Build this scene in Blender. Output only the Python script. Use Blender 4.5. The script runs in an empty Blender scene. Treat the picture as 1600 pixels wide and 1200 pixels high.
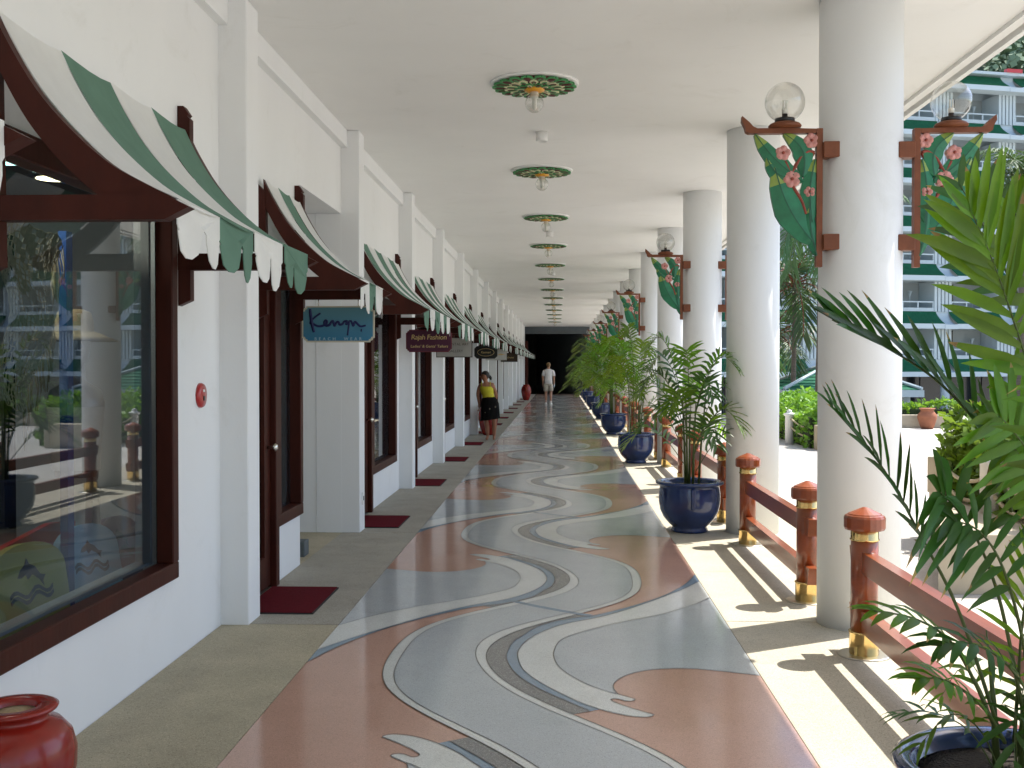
import bpy, bmesh, math, random
from mathutils import Vector, Matrix
R=math.radians; PI=math.pi
rnd=random.Random(7)
S=bpy.context.scene
C=bpy.data.collections.new('scene'); S.collection.children.link(C)
# ------------------------------------------------------------------ camera, sky, sun, exposure
FPX=1690.0; HC=1.6
PITCH=math.atan(28/FPX); YAW=math.atan(75/FPX*math.cos(PITCH))
cam=bpy.data.cameras.new('camera'); camo=bpy.data.objects.new('camera',cam); C.objects.link(camo)
camo.location=(0,0,HC); camo.rotation_euler=(PI/2-PITCH,0,YAW)
cam.sensor_width=36; cam.lens=36*FPX/1600; cam.clip_start=.05; cam.clip_end=6000
S.camera=camo
SUN=Vector((.54,.308,1)).normalized()
w=bpy.data.worlds.new('World'); S.world=w; w.use_nodes=True
nt=w.node_tree; nt.nodes.clear()
sky=nt.nodes.new('ShaderNodeTexSky'); sky.sky_type='NISHITA'; sky.sun_disc=False
sky.sun_elevation=math.asin(SUN.z); sky.sun_rotation=math.atan2(SUN.x,SUN.y)
sky.air_density=1.0; sky.dust_density=1.6; sky.ozone_density=1.0
bg=nt.nodes.new('ShaderNodeBackground'); bg.inputs[1].default_value=.15
wo=nt.nodes.new('ShaderNodeOutputWorld'); nt.links.new(sky.outputs[0],bg.inputs[0]); nt.links.new(bg.outputs[0],wo.inputs[0])
sl=bpy.data.lights.new('sun','SUN'); sl.energy=3.7; sl.angle=R(.55); sl.color=(1,.965,.91)
so=bpy.data.objects.new('sun',sl); C.objects.link(so); so.rotation_euler=SUN.to_track_quat('Z','Y').to_euler()
S.view_settings.view_transform='Standard'; S.view_settings.look='None'; S.view_settings.exposure=1.2; S.view_settings.gamma=1
S.render.engine='CYCLES'
S.cycles.use_denoising=True
S.cycles.max_bounces=9; S.cycles.diffuse_bounces=5; S.cycles.glossy_bounces=4; S.cycles.transparent_max_bounces=16; S.cycles.transmission_bounces=6
S.cycles.sample_clamp_indirect=6; S.cycles.caustics_reflective=False; S.cycles.caustics_refractive=False
# ------------------------------------------------------------------ helpers
_d=Vector((-math.sin(YAW)*math.cos(PITCH),math.cos(YAW)*math.cos(PITCH),-math.sin(PITCH)))
_r=Vector((math.cos(YAW),math.sin(YAW),0)); _u=_r.cross(_d)
def at(px,py,Y):
    "photo pixel on the upright plane at distance Y"
    v=_d*FPX+_r*(px-800)+_u*(600-py)
    return Vector((0,0,HC))+v*(Y/v.y)
class MB:
    def __init__(s): s.v=[]; s.f=[]; s.m=[]; s.sm=[]
    def add(s,vs,fs,mi=0,smooth=False):
        n=len(s.v); s.v+= [tuple(p) for p in vs]
        for f in fs: s.f.append(tuple(i+n for i in f)); s.m.append(mi); s.sm.append(smooth)
        return s
    def box(s,a,b,mi=0,bev=0):
        x0,y0,z0=a; x1,y1,z1=b
        if x0>x1:x0,x1=x1,x0
        if y0>y1:y0,y1=y1,y0
        if z0>z1:z0,z1=z1,z0
        if bev<=0:
            vs=[(x0,y0,z0),(x1,y0,z0),(x1,y1,z0),(x0,y1,z0),(x0,y0,z1),(x1,y0,z1),(x1,y1,z1),(x0,y1,z1)]
            return s.add(vs,[(3,2,1,0),(4,5,6,7),(0,1,5,4),(1,2,6,5),(2,3,7,6),(3,0,4,7)],mi)
        bm=bmesh.new(); bmesh.ops.create_cube(bm,size=1)
        for v in bm.verts: v.co=Vector(((x0+x1)/2+v.co.x*(x1-x0),(y0+y1)/2+v.co.y*(y1-y0),(z0+z1)/2+v.co.z*(z1-z0)))
        bmesh.ops.bevel(bm,geom=bm.edges[:],offset=bev,segments=1,affect='EDGES')
        bm.verts.index_update(); s.add([v.co for v in bm.verts],[[v.index for v in f.verts] for f in bm.faces],mi); bm.free(); return s
    def lathe(s,prof,n=24,c=(0,0,0),mi=0,smooth=True,caps=True):
        vs=[];fs=[]
        for r,z in prof:
            for i in range(n):
                a=2*PI*i/n; vs.append((c[0]+r*math.cos(a),c[1]+r*math.sin(a),c[2]+z))
        for k in range(len(prof)-1):
            for i in range(n):
                j=(i+1)%n; fs.append((k*n+i,k*n+j,(k+1)*n+j,(k+1)*n+i))
        s.add(vs,fs,mi,smooth)
        if caps:
            q=len(s.v)-len(vs)
            if prof[0][0]>1e-6: s.f.append(tuple(q+i for i in reversed(range(n)))); s.m.append(mi); s.sm.append(False)
            if prof[-1][0]>1e-6: s.f.append(tuple(q+(len(prof)-1)*n+i for i in range(n))); s.m.append(mi); s.sm.append(False)
        return s
    def tube(s,pts,rad,n=6,mi=0,smooth=True):
        pts=[Vector(p) for p in pts]
        if not hasattr(rad,'__len__'): rad=[rad]*len(pts)
        vs=[];fs=[]; up=Vector((.13,.31,.94))
        for i,p in enumerate(pts):
            t=(pts[min(i+1,len(pts)-1)]-pts[max(i-1,0)]).normalized()
            if abs(t.dot(up))>.97: up=Vector((.9,.3,.1))
            a=t.cross(up).normalized(); b=t.cross(a)
            for k in range(n):
                an=2*PI*k/n; vs.append(p+(a*math.cos(an)+b*math.sin(an))*rad[i])
        for i in range(len(pts)-1):
            for k in range(n):
                j=(k+1)%n; fs.append((i*n+k,i*n+j,(i+1)*n+j,(i+1)*n+k))
        fs.append(tuple(range(n))); fs.append(tuple((len(pts)-1)*n+i for i in reversed(range(n))))
        return s.add(vs,fs,mi,smooth)
    def prism(s,poly,fn,t0,t1,mi=0):
        "poly: 2d outline; fn(a,b,t)->3d"
        n=len(poly)
        vs=[fn(a,b,t0) for a,b in poly]+[fn(a,b,t1) for a,b in poly]
        fs=[tuple(range(n)),tuple(range(2*n-1,n-1,-1))]+[(i,n+i,n+(i+1)%n,(i+1)%n) for i in range(n)]
        return s.add(vs,fs,mi)
    def mesh(s,name,mats):
        me=bpy.data.meshes.new(name); me.from_pydata(s.v,[],s.f)
        for m in (mats if isinstance(mats,(list,tuple)) else [mats]): me.materials.append(m)
        me.polygons.foreach_set('material_index',s.m); me.polygons.foreach_set('use_smooth',s.sm)
        bm=bmesh.new(); bm.from_mesh(me); bmesh.ops.recalc_face_normals(bm,faces=bm.faces[:]); bm.to_mesh(me); bm.free()
        me.update(); return me
    def build(s,name,mats,parent=None,loc=None):
        return link(name,s.mesh(name,mats),parent,loc)
def link(name,me,parent=None,loc=None,rz=0):
    o=bpy.data.objects.new(name,me); C.objects.link(o)
    if parent: o.parent=parent
    if loc is not None: o.location=loc
    if rz: o.rotation_euler=(0,0,rz)
    return o
def tag(o,label,cat,group=None):
    o['label']=label; o['category']=cat
    if group: o['group']=group
    return o
def struct(o): o['kind']='structure'; return o
def stuff(o): o['kind']='stuff'; return o
def thing(name,label,cat,loc=(0,0,0),rz=0,group=None):
    return tag(link(name,None,None,loc,rz),label,cat,group)
def kids(o): return CH.get(o.name,[]) 
def copy_tree(o,parent=None,loc=None,rz=None):
    c=o.copy(); C.objects.link(c); c.parent=parent
    if loc is not None: c.location=loc
    if rz is not None: c.rotation_euler=(0,0,rz)
    for ch in list(o.children): copy_tree(ch,c)
    return c
ORD=['first','second','third','fourth','fifth','sixth','seventh','eighth','ninth','tenth','eleventh','twelfth','thirteenth','fourteenth','fifteenth','sixteenth','seventeenth','eighteenth']
def catmull(P,n=6,closed=False):
    P=[Vector(p) for p in P]; out=[]; N=len(P)
    for i in range(N if closed else N-1):
        g=(lambda k:P[k%N]) if closed else (lambda k:P[max(0,min(N-1,k))])
        a,b,c,d=g(i-1),g(i),g(i+1),g(i+2)
        for k in range(n):
            t=k/n; out.append(.5*((2*b)+(c-a)*t+(2*a-5*b+4*c-d)*t*t+(3*b-a-3*c+d)*t**3))
    if not closed: out.append(P[-1])
    return out
# ------------------------------------------------------------------ materials
def mat(name,col,rough=.6,spec=.5,metal=0,var=.08,vscale=3,bump=0,bscale=60,coat=0,speck=None,trans=0,emit=None,coatr=.05,roughvar=0,stretch=None,dist=.02,scuff=0):
    m=bpy.data.materials.new(name); m.use_nodes=True; n=m.node_tree; N=n.nodes; b=N['Principled BSDF']
    tc=N.new('ShaderNodeTexCoord'); src=tc.outputs['Object']
    if stretch:
        mp=N.new('ShaderNodeMapping'); mp.inputs['Scale'].default_value=stretch; n.links.new(src,mp.inputs[0]); src=mp.outputs[0]
    b.inputs['Roughness'].default_value=rough; b.inputs['Metallic'].default_value=metal
    b.inputs['Specular IOR Level'].default_value=spec
    b.inputs['Coat Weight'].default_value=coat; b.inputs['Coat Roughness'].default_value=coatr
    out=None
    nz=N.new('ShaderNodeTexNoise'); nz.inputs['Scale'].default_value=vscale; nz.inputs['Detail'].default_value=5; nz.inputs['Roughness'].default_value=.6; n.links.new(src,nz.inputs[0])
    mr=N.new('ShaderNodeMapRange'); mr.inputs[1].default_value=.25; mr.inputs[2].default_value=.75; mr.inputs[3].default_value=1-var; mr.inputs[4].default_value=1+var; n.links.new(nz.outputs[0],mr.inputs[0])
    mx=N.new('ShaderNodeMix'); mx.data_type='RGBA'; mx.blend_type='MULTIPLY'; mx.inputs[0].default_value=1; mx.inputs[6].default_value=(*col,1); n.links.new(mr.outputs[0],mx.inputs[7])
    out=mx.outputs[2]
    if speck:   # (scale, light factor, dark factor): chips in stone
        vo=N.new('ShaderNodeTexVoronoi'); vo.inputs['Scale'].default_value=speck[0]; n.links.new(src,vo.inputs[0])
        sx=N.new('ShaderNodeSeparateColor'); n.links.new(vo.outputs['Color'],sx.inputs[0])
        cr=N.new('ShaderNodeValToRGB'); e=cr.color_ramp.elements; e[0].position=0; e[0].color=(speck[2],)*3+(1,); e[1].position=1; e[1].color=(speck[1],)*3+(1,)
        e=cr.color_ramp.elements.new(.12); e.color=(.97,)*3+(1,); e=cr.color_ramp.elements.new(.8); e.color=(1.03,)*3+(1,)
        n.links.new(sx.outputs[0],cr.inputs[0])
        m2=N.new('ShaderNodeMix'); m2.data_type='RGBA'; m2.blend_type='MULTIPLY'; m2.inputs[0].default_value=1; n.links.new(out,m2.inputs[6]); n.links.new(cr.outputs[0],m2.inputs[7]); out=m2.outputs[2]
    if trans>=.2:
        oi=N.new('ShaderNodeObjectInfo'); h2=N.new('ShaderNodeHueSaturation'); n.links.new(out,h2.inputs['Color'])
        for k_,lo_,hi_ in (('Hue',.48,.512),('Value',.72,1.28)):
            m3=N.new('ShaderNodeMapRange'); m3.inputs[3].default_value=lo_; m3.inputs[4].default_value=hi_; n.links.new(oi.outputs['Random'],m3.inputs[0]); n.links.new(m3.outputs[0],h2.inputs[k_])
        out=h2.outputs[0]
    if scuff:
        ns=N.new('ShaderNodeTexNoise'); ns.inputs['Scale'].default_value=1.7; ns.inputs['Detail'].default_value=9; ns.inputs['Roughness'].default_value=.72; ns.inputs['Distortion'].default_value=1.2; n.links.new(tc.outputs['Object'],ns.inputs[0])
        rs=N.new('ShaderNodeValToRGB'); e=rs.color_ramp.elements; e[0].position=.57; e[0].color=(1,1,1,1); e[1].position=.74; e[1].color=(1-scuff,1-scuff*1.05,1-scuff*1.25,1); n.links.new(ns.outputs[0],rs.inputs[0])
        m4=N.new('ShaderNodeMix'); m4.data_type='RGBA'; m4.blend_type='MULTIPLY'; m4.inputs[0].default_value=1; n.links.new(out,m4.inputs[6]); n.links.new(rs.outputs[0],m4.inputs[7]); out=m4.outputs[2]
    n.links.new(out,b.inputs['Base Color'])
    if roughvar:
        r2=N.new('ShaderNodeMapRange'); r2.inputs[1].default_value=.3; r2.inputs[2].default_value=.7; r2.inputs[3].default_value=max(.02,rough-roughvar); r2.inputs[4].default_value=rough+roughvar; n.links.new(nz.outputs[0],r2.inputs[0]); n.links.new(r2.outputs[0],b.inputs['Roughness'])
    if bump:
        bn=N.new('ShaderNodeTexNoise'); bn.inputs['Scale'].default_value=bscale; bn.inputs['Detail'].default_value=4; n.links.new(src,bn.inputs[0])
        bp=N.new('ShaderNodeBump'); bp.inputs['Strength'].default_value=bump; bp.inputs['Distance'].default_value=dist; n.links.new(bn.outputs[0],bp.inputs['Height']); n.links.new(bp.outputs[0],b.inputs['Normal'])
    if trans:
        tr=N.new('ShaderNodeBsdfTranslucent'); ms=N.new('ShaderNodeMixShader'); ms.inputs[0].default_value=trans
        hs=N.new('ShaderNodeHueSaturation'); hs.inputs['Hue'].default_value=.485; hs.inputs['Saturation'].default_value=1.05; hs.inputs['Value'].default_value=1.9; n.links.new(out,hs.inputs['Color']); n.links.new(hs.outputs[0],tr.inputs[0])
        n.links.new(b.outputs[0],ms.inputs[1]); n.links.new(tr.outputs[0],ms.inputs[2]); n.links.new(ms.outputs[0],N['Material Output'].inputs[0])
    if emit: b.inputs['Emission Color'].default_value=(*emit[0],1); b.inputs['Emission Strength'].default_value=emit[1]
    return m
def glass_mat(name,tint=(1,1,1),rough=0.0,f0=.08,fmax=1.0,power=5):
    m=bpy.data.materials.new(name); m.use_nodes=True; n=m.node_tree; N=n.nodes; N.remove(N['Principled BSDF'])
    lw=N.new('ShaderNodeLayerWeight'); lw.inputs[0].default_value=.5
    pw=N.new('ShaderNodeMath'); pw.operation='POWER'; pw.inputs[1].default_value=power; n.links.new(lw.outputs['Facing'],pw.inputs[0])
    ma=N.new('ShaderNodeMath'); ma.operation='MULTIPLY_ADD'; ma.inputs[1].default_value=fmax-f0; ma.inputs[2].default_value=f0; n.links.new(pw.outputs[0],ma.inputs[0])
    tr=N.new('ShaderNodeBsdfTransparent'); tr.inputs[0].default_value=(*tint,1)
    gl=N.new('ShaderNodeBsdfGlossy'); gl.inputs['Roughness'].default_value=rough
    ms=N.new('ShaderNodeMixShader'); n.links.new(ma.outputs[0],ms.inputs[0])
    n.links.new(tr.outputs[0],ms.inputs[1]); n.links.new(gl.outputs[0],ms.inputs[2]); n.links.new(ms.outputs[0],N['Material Output'].inputs[0])
    return m
M={}
M['plaster']=mat('white_plaster',(.835,.845,.845),.82,.18,var=.03,vscale=1.1,stretch=(1,1,.45),scuff=.07,bump=.12,bscale=90,dist=.004)
M['ceil']=mat('ceiling_paint',(.85,.85,.835),.85,.15,scuff=.07,var=.03,vscale=.9,bump=.08,bscale=25,dist=.004)
M['wood']=mat('dark_red_wood',(.050,.0098,.0052),.5,.2,var=.25,vscale=9,stretch=(1,1,.3),bump=.05,bscale=40)
M['rail']=mat('varnished_red_wood',(.255,.056,.015),.28,.45,var=.25,vscale=14,stretch=(1,.15,1),coat=.5,coatr=.12,bump=.05,bscale=30)
M['lampw']=mat('lamp_bracket_wood',(.17,.052,.02),.5,.35,var=.2,vscale=14)
M['brass']=mat('polished_brass',(.82,.58,.24),.16,.5,metal=1,var=.08,vscale=20,roughvar=.08)
M['steel']=mat('floor_plate_steel',(.55,.52,.45),.28,.5,metal=1,var=.05,vscale=20)
M['cgreen']=mat('green_awning_cloth',(.135,.245,.185),.85,.2,var=.08,vscale=6,bump=.5,bscale=11,dist=.012,trans=.12)
M['cwhite']=mat('white_awning_cloth',(.76,.76,.74),.85,.2,var=.04,vscale=6,bump=.5,bscale=11,dist=.012,trans=.18)
TZ=dict(spec=.5,var=.05,vscale=2.2,speck=(330,1.22,.66),roughvar=.05,bump=.035,bscale=4.5,dist=.01)
M['t_salmon']=mat('terrazzo_salmon',(.55,.335,.25),.125,scuff=.10,**TZ)
M['t_grey']=mat('terrazzo_blue_grey',(.475,.505,.505),.125,scuff=.10,**TZ)
M['t_white']=mat('terrazzo_white',(.68,.69,.64),.125,scuff=.10,**TZ)
M['t_dark']=mat('terrazzo_dark_grey',(.20,.20,.19),.15,spec=.5,var=.08,vscale=2.2,speck=(260,2.1,.6),roughvar=.03)
M['t_blue']=mat('terrazzo_blue',(.22,.30,.37),.125,**TZ)
M['t_joint']=mat('terrazzo_joint',(.25,.25,.24),.2)
M['t_line']=mat('terrazzo_divider',(.09,.085,.08),.35)
AG=dict(spec=.3,speck=(240,1.35,.55),bump=.35,bscale=230,dist=.004)
M['ag_tan']=mat('aggregate_tan',(.42,.37,.26),.75,var=.14,vscale=3,scuff=.22,**AG)
M['ag_grey']=mat('aggregate_grey',(.37,.345,.285),.75,var=.14,vscale=3,scuff=.22,**AG)
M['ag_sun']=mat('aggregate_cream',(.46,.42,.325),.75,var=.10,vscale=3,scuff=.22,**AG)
M['court']=mat('courtyard_aggregate',(.47,.445,.40),.85,var=.10,vscale=.8,scuff=.22,**AG)
M['planter']=mat('planter_render',(.45,.385,.28),.85,var=.12,vscale=4,bump=.3,bscale=150,dist=.004)
M['mat']=mat('red_door_mat',(.15,.012,.02),.95,.1,var=.18,vscale=40,bump=.8,bscale=500,dist=.01)
M['matedge']=mat('mat_rubber',(.02,.018,.018),.8)
M['jar']=mat('red_glazed_jar',(.25,.014,.007),.24,.45,var=.2,vscale=6,coat=.15)
M['sand']=mat('jar_sand',(.35,.26,.14),.95,var=.3,vscale=60)
M['pot']=mat('blue_glazed_pot',(.016,.036,.125),.16,.5,var=.5,vscale=4,coat=.5,coatr=.06,bump=.05,bscale=6)
M['soil']=mat('potting_soil',(.03,.02,.012),.95,var=.4,vscale=50,bump=.8,bscale=80)
M['terra']=mat('terracotta',(.33,.12,.06),.8,var=.15,vscale=8)
LF=dict(rough=.38,spec=.45,var=.22,vscale=7)
M['leaf']=mat('palm_leaf',(.085,.205,.018),trans=.46,**LF)
M['leafd']=mat('palm_leaf_dark',(.034,.105,.016),trans=.3,**LF)
M['leafb']=mat('palm_leaf_bright',(.105,.235,.016),trans=.46,**LF)
M['leafy']=mat('palm_leaf_yellow_green',(.13,.25,.02),trans=.42,**LF)
M['leaftip']=mat('dry_leaf_tip',(.30,.22,.07),.7,var=.3,vscale=30,trans=.25)
M['hedge']=mat('hedge_leaf',(.125,.26,.03),trans=.3,rough=.45,spec=.4,var=.35,vscale=5)
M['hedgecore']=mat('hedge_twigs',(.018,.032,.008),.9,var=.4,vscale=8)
M['treel']=mat('courtyard_palm_leaf',(.055,.115,.035),trans=.25,rough=.5,var=.25,vscale=2)
M['cane']=mat('palm_cane',(.085,.12,.03),.5,var=.3,vscale=12)
M['canered']=mat('red_palm_cane',(.18,.045,.02),.5,var=.3,vscale=8)
M['trunk']=mat('palm_trunk_bark',(.13,.105,.08),.9,var=.35,vscale=5,stretch=(.3,.3,6),bump=.6,bscale=12)
M['glass']=glass_mat('window_glass',(.60,.66,.71),f0=.06,power=4.3)
M['globe']=glass_mat('lamp_globe_glass',(.93,.93,.91),f0=.10,fmax=.75,power=2.4,rough=.015)
M['bulb']=mat('bulb_white',(.8,.8,.75),.3)
M['black']=mat('black_fitting',(.02,.02,.02),.4)
M['metal']=mat('door_knob_metal',(.7,.68,.62),.22,metal=1)
M['rope']=mat('rope',(.5,.43,.3),.9,var=.2,vscale=60)
M['bollard']=mat('white_bollard_paint',(.76,.76,.73),.5,var=.06,vscale=10)
M['hotel']=mat('hotel_shaded_render',(.44,.515,.545),.8,var=.05,vscale=.5)  # white render, with the facade's bluish shade put into the colour
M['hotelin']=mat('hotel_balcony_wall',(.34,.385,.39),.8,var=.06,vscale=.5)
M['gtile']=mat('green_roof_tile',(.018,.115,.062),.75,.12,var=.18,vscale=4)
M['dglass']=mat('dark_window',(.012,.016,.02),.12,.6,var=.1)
M['hillg']=mat('hill_forest',(.09,.13,.08),.9,var=.45,vscale=.09,bump=1,bscale=.4,dist=2)  # slope green, paled with distance haze in the colour
M['hillt']=mat('hazy_hill_leaf',(.15,.21,.125),.9,var=.35,vscale=.08)  # tree green, lightened so the colour itself carries the haze
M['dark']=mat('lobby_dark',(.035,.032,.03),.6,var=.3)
M['lintel']=mat('lintel_shade_grey',(.10,.12,.13),.7,var=.1)  # lintel's shade is put into this grey; the floor box shares it
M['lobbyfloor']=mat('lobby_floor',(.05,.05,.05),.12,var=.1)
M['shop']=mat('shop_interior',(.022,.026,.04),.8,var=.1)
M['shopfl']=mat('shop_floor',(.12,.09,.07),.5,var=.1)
M['curtain']=mat('shop_inner_grey',(.50,.50,.48),.8,var=.05)
M['alarm']=mat('red_plastic',(.42,.02,.02),.3,coat=.3)
M['white']=mat('white_plastic',(.78,.78,.76),.4)
M['maroon']=mat('rosette_maroon',(.10,.010,.012),.5,var=.15,vscale=20)
M['rgreen']=mat('rosette_green',(.055,.27,.085),.45,var=.15,vscale=20)
M['cream']=mat('rosette_cream',(.76,.74,.48),.5,var=.1,vscale=20)
M['yellow']=mat('rosette_yellow',(.72,.33,.02),.4,var=.1,vscale=20)
M['lgreen']=mat('carved_leaf_green',(.012,.155,.068),.38,.5,var=.3,vscale=9)
M['lgreen2']=mat('carved_leaf_vein',(.006,.085,.04),.4,var=.2,vscale=9)
M['ltip']=mat('carved_leaf_tip',(.23,.32,.06),.4,var=.2,vscale=14)
M['pink']=mat('carved_flower_pink',(.56,.25,.22),.45,var=.22,vscale=30)
M['lstem']=mat('carved_stem_red',(.26,.045,.025),.45,var=.2,vscale=20)
# ------------------------------------------------------------------ ground
def ground():
    xs=[-400,-60,-12,3.2,5.4,5.8,6.2,6.6,7,7.6,8.4,12,20,40,80,400,2500]; ys=[-400,-60,-10,0,10,20,28,29.4,29.8,30.2,30.6,31,31.5,32,40,60,100,300,3000]
    sm=lambda t:max(0,min(1,t))**2*(3-2*max(0,min(1,t)))
    b=MB(); nx=len(xs)
    vs=[(x,y,-.012-1.55*sm((y-29.4)/2.2)*sm((x-5.4)/1.6)) for y in ys for x in xs]
    fs=[(j*nx+i,j*nx+i+1,(j+1)*nx+i+1,(j+1)*nx+i) for j in range(len(ys)-1) for i in range(nx-1)]
    b.add(vs,fs); struct(b.build('ground',M['court']))
ground()
Y0,Y1=-9.0,61.4
XW=-2.09; XP=-1.915; XTL,XTR=-1.362,1.032; ZC=3.85; P0=6.56; BAY=3.71; COLX=1.85; COL0=6.78; NB=15
pk=lambda k:P0+BAY*k
def sheet(name,x0,y0,x1,y1,z,m,parent=None):
    return MB().add([(x0,y0,z),(x1,y0,z),(x1,y1,z),(x0,y1,z)],[(0,1,2,3)]).build(name,m,parent)
# walkways: panels divided at every pier, small recessed joints
wl=struct(MB().box((-2.3,Y0,-.08),(XTL-.004,Y1,-.004)).build('walkway',M['t_line']))
wr=struct(MB().box((XTR+.004,Y0,-.08),(2.62,Y1,-.004)).build('walkway',M['t_line']))
for k in range(-4,NB):
    a=max(Y0,pk(k)+.04); b_=min(Y1,pk(k+1)+.03)
    m=M['ag_tan'] if k<0 else M['ag_grey']
    MB().box((-2.085,a,-.004),(XTL-.004,b_,.004)).build('paving_panel',m,wl)
    MB().box((XTR+.004,a+.2,-.004),(2.62,b_+.2,.004)).build('paving_panel',M['ag_sun'],wr)
# ------------------------------------------------------------------ terrazzo floor with inlaid wave pattern
FC=(-.165,7.02); PER=4.5
CA=[-.4747,.1875,-.4928,-.0389,-.0217,.0242,-.0016]; CI=[-.4095,.1776,-.5014,-.0423,-.0121,.0339,-.0025]
def fou(c,z):
    s=c[0]
    for k in (1,2,3): s+=c[2*k-1]*math.cos(2*PI*k*z/PER)+c[2*k]*math.sin(2*PI*k*z/PER)
    return s
Ao=lambda z:fou(CA,z); Ai=lambda z:fou(CI,z)
Bi=lambda z:2*FC[0]-Ao(2*FC[1]-z); Bo=lambda z:2*FC[0]-Ai(2*FC[1]-z)
gb=[(.183,6.892),(.011,6.774),(-.136,6.592),(-.219,6.369),(-.274,6.195),(-.294,5.937),(-.274,5.759),(-.223,5.565),(-.141,5.386),(-.035,5.219),(.14,4.982)]
bw=[(1.032,8.04),(.884,7.759),(.669,7.416),(.452,7.1),(.255,6.867),(.053,6.69),(-.062,6.539),(-.149,6.372),(-.205,6.198),(-.233,5.97),(-.204,5.704),(-.152,5.541),(-.066,5.364),(.037,5.198),(.097,5.109),(.185,5.012)]
bup=[(1.032,8.30),(.928,7.966),(.791,7.657),(.649,7.415),(.456,7.163),(.258,6.947),(.183,6.892)]
wp=[(1.032,7.474),(.883,7.236),(.659,6.966),(.456,6.793),(.262,6.618),(.104,6.437),(.032,6.328),(-.011,6.206),(-.034,5.97),(-.015,5.77),(.034,5.604),(.14,5.398),(.246,5.277),(.284,5.245)]
fing=[(.185,5.012),(.265,4.951),(.331,4.918),(.398,4.911),(.431,4.942),(.403,4.972),(.345,5.026),(.273,5.105),(.244,5.156),(.27,5.178),(.311,5.146),(.346,5.145),(.359,5.171),(.329,5.204),(.284,5.245)]
crest=[(.284,5.245),(.267,5.329),(.271,5.417),(.311,5.522),(.386,5.619),(.5,5.688),(.62,5.713),(.736,5.704),(.884,5.655),(1.032,5.599)]
def c2(P,n=5): return [(v.x,v.y) for v in catmull([(a,b,0) for a,b in P],n)]
gb,bw,bup,wp,fing,crest=[c2(p) for p in (gb,bw,bup,wp,fing,crest)]
rv=lambda p:list(reversed(p))
bz=[4.917+i*(6.95-4.917)/24 for i in range(25)]
pcs=[('wave_pool_inlay','t_grey',wp+crest[1:],.0010),
     ('wave_crest_inlay','t_white',bw+fing[1:]+rv(wp)[1:],.0014),
     ('blue_band_inlay','t_blue',bup+gb[1:]+[(.185,5.012)]+rv(bw)[1:],.0018),
     ('dark_band_inlay','t_dark',gb+[((Bi(z)+Bo(z))/2,z) for z in bz],.0022)]
def ribbon(b,pts,wd,z):
    L=[];n=len(pts)
    for i,(x,y) in enumerate(pts):
        x0,y0=pts[max(i-1,0)];x1,y1=pts[min(i+1,n-1)]; l=math.hypot(x1-x0,y1-y0) or 1
        nx,ny=-(y1-y0)/l*wd/2,(x1-x0)/l*wd/2; L.append((x+nx,y+ny,z));L.append((x-nx,y-ny,z))
    b.add(L,[(2*i,2*i+1,2*i+3,2*i+2) for i in range(n-1)])
floor=struct(MB().box((XTL,Y0,-.06),(XTR,Y1,.004)).build('terrazzo_floor',M['t_salmon']))
ZF=.004
meshes=[]
for nm,mm,poly,dz in pcs:
    meshes.append((nm,MB().add([(x-FC[0],y-FC[1],ZF+dz) for x,y in poly],[tuple(range(len(poly)))]).mesh(nm,M[mm])))
b=MB()
for cv in (gb,bw,bup,wp,fing,crest): ribbon(b,[(x-FC[0],y-FC[1]) for x,y in cv],.0045,ZF+.0042)
lm=b.mesh('divider_strip',M['t_line'])
zs=[FC[1]-PER/2+PER*i/60 for i in range(61)]
def river(l,r,z,m,nm):
    b=MB(); 
    for q in zs: b.v+= [(l(q)-FC[0],q-FC[1],z),(r(q)-FC[0],q-FC[1],z)]
    for i in range(60): b.f.append((2*i,2*i+1,2*i+3,2*i+2)); b.m.append(0); b.sm.append(False)
    return b.mesh(nm,m)
rw=river(Ao,Bi,ZF+.0028,M['t_white'],'river_border_inlay'); rg=river(Ai,Bo,ZF+.0034,M['t_grey'],'river_inlay')
b=MB()
for fn in (Ao,Ai,Bi,Bo): ribbon(b,[(fn(q)-FC[0],q-FC[1]) for q in zs],.0045,ZF+.0044)
rl=b.mesh('divider_strip',M['t_line'])
b=MB(); st=[(-.376,7.378),(-.2,7.20),(0,7.035),(.1,6.955),(.19,6.895),(.255,6.945)]
st=[(-.365,7.355),(-.29,7.275),(-.165,7.16),(0,7.03),(.12,6.94),(.20,6.895)]
ribbon(b,[(x-FC[0],y-FC[1]) for x,y in st],.05,ZF+.0039); sm_=b.mesh('cross_strip_inlay',M['t_blue'])
for n in range(-3,13):
    y=FC[1]+PER*n
    for nm,me in (('river_border_inlay',rw),('river_inlay',rg),('divider_strip',rl),('cross_strip_inlay',sm_)):
        if Y0+PER/2<=y<=Y1-PER/2: link(nm,me,floor,(FC[0],y,0))
    if Y0+2.5<=y<=Y1-2.6:
        for nm,me in meshes+[('divider_strip',lm)]:
            link(nm,me,floor,(FC[0],y,0)); link(nm,me,floor,(FC[0],y,0),PI)
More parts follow.
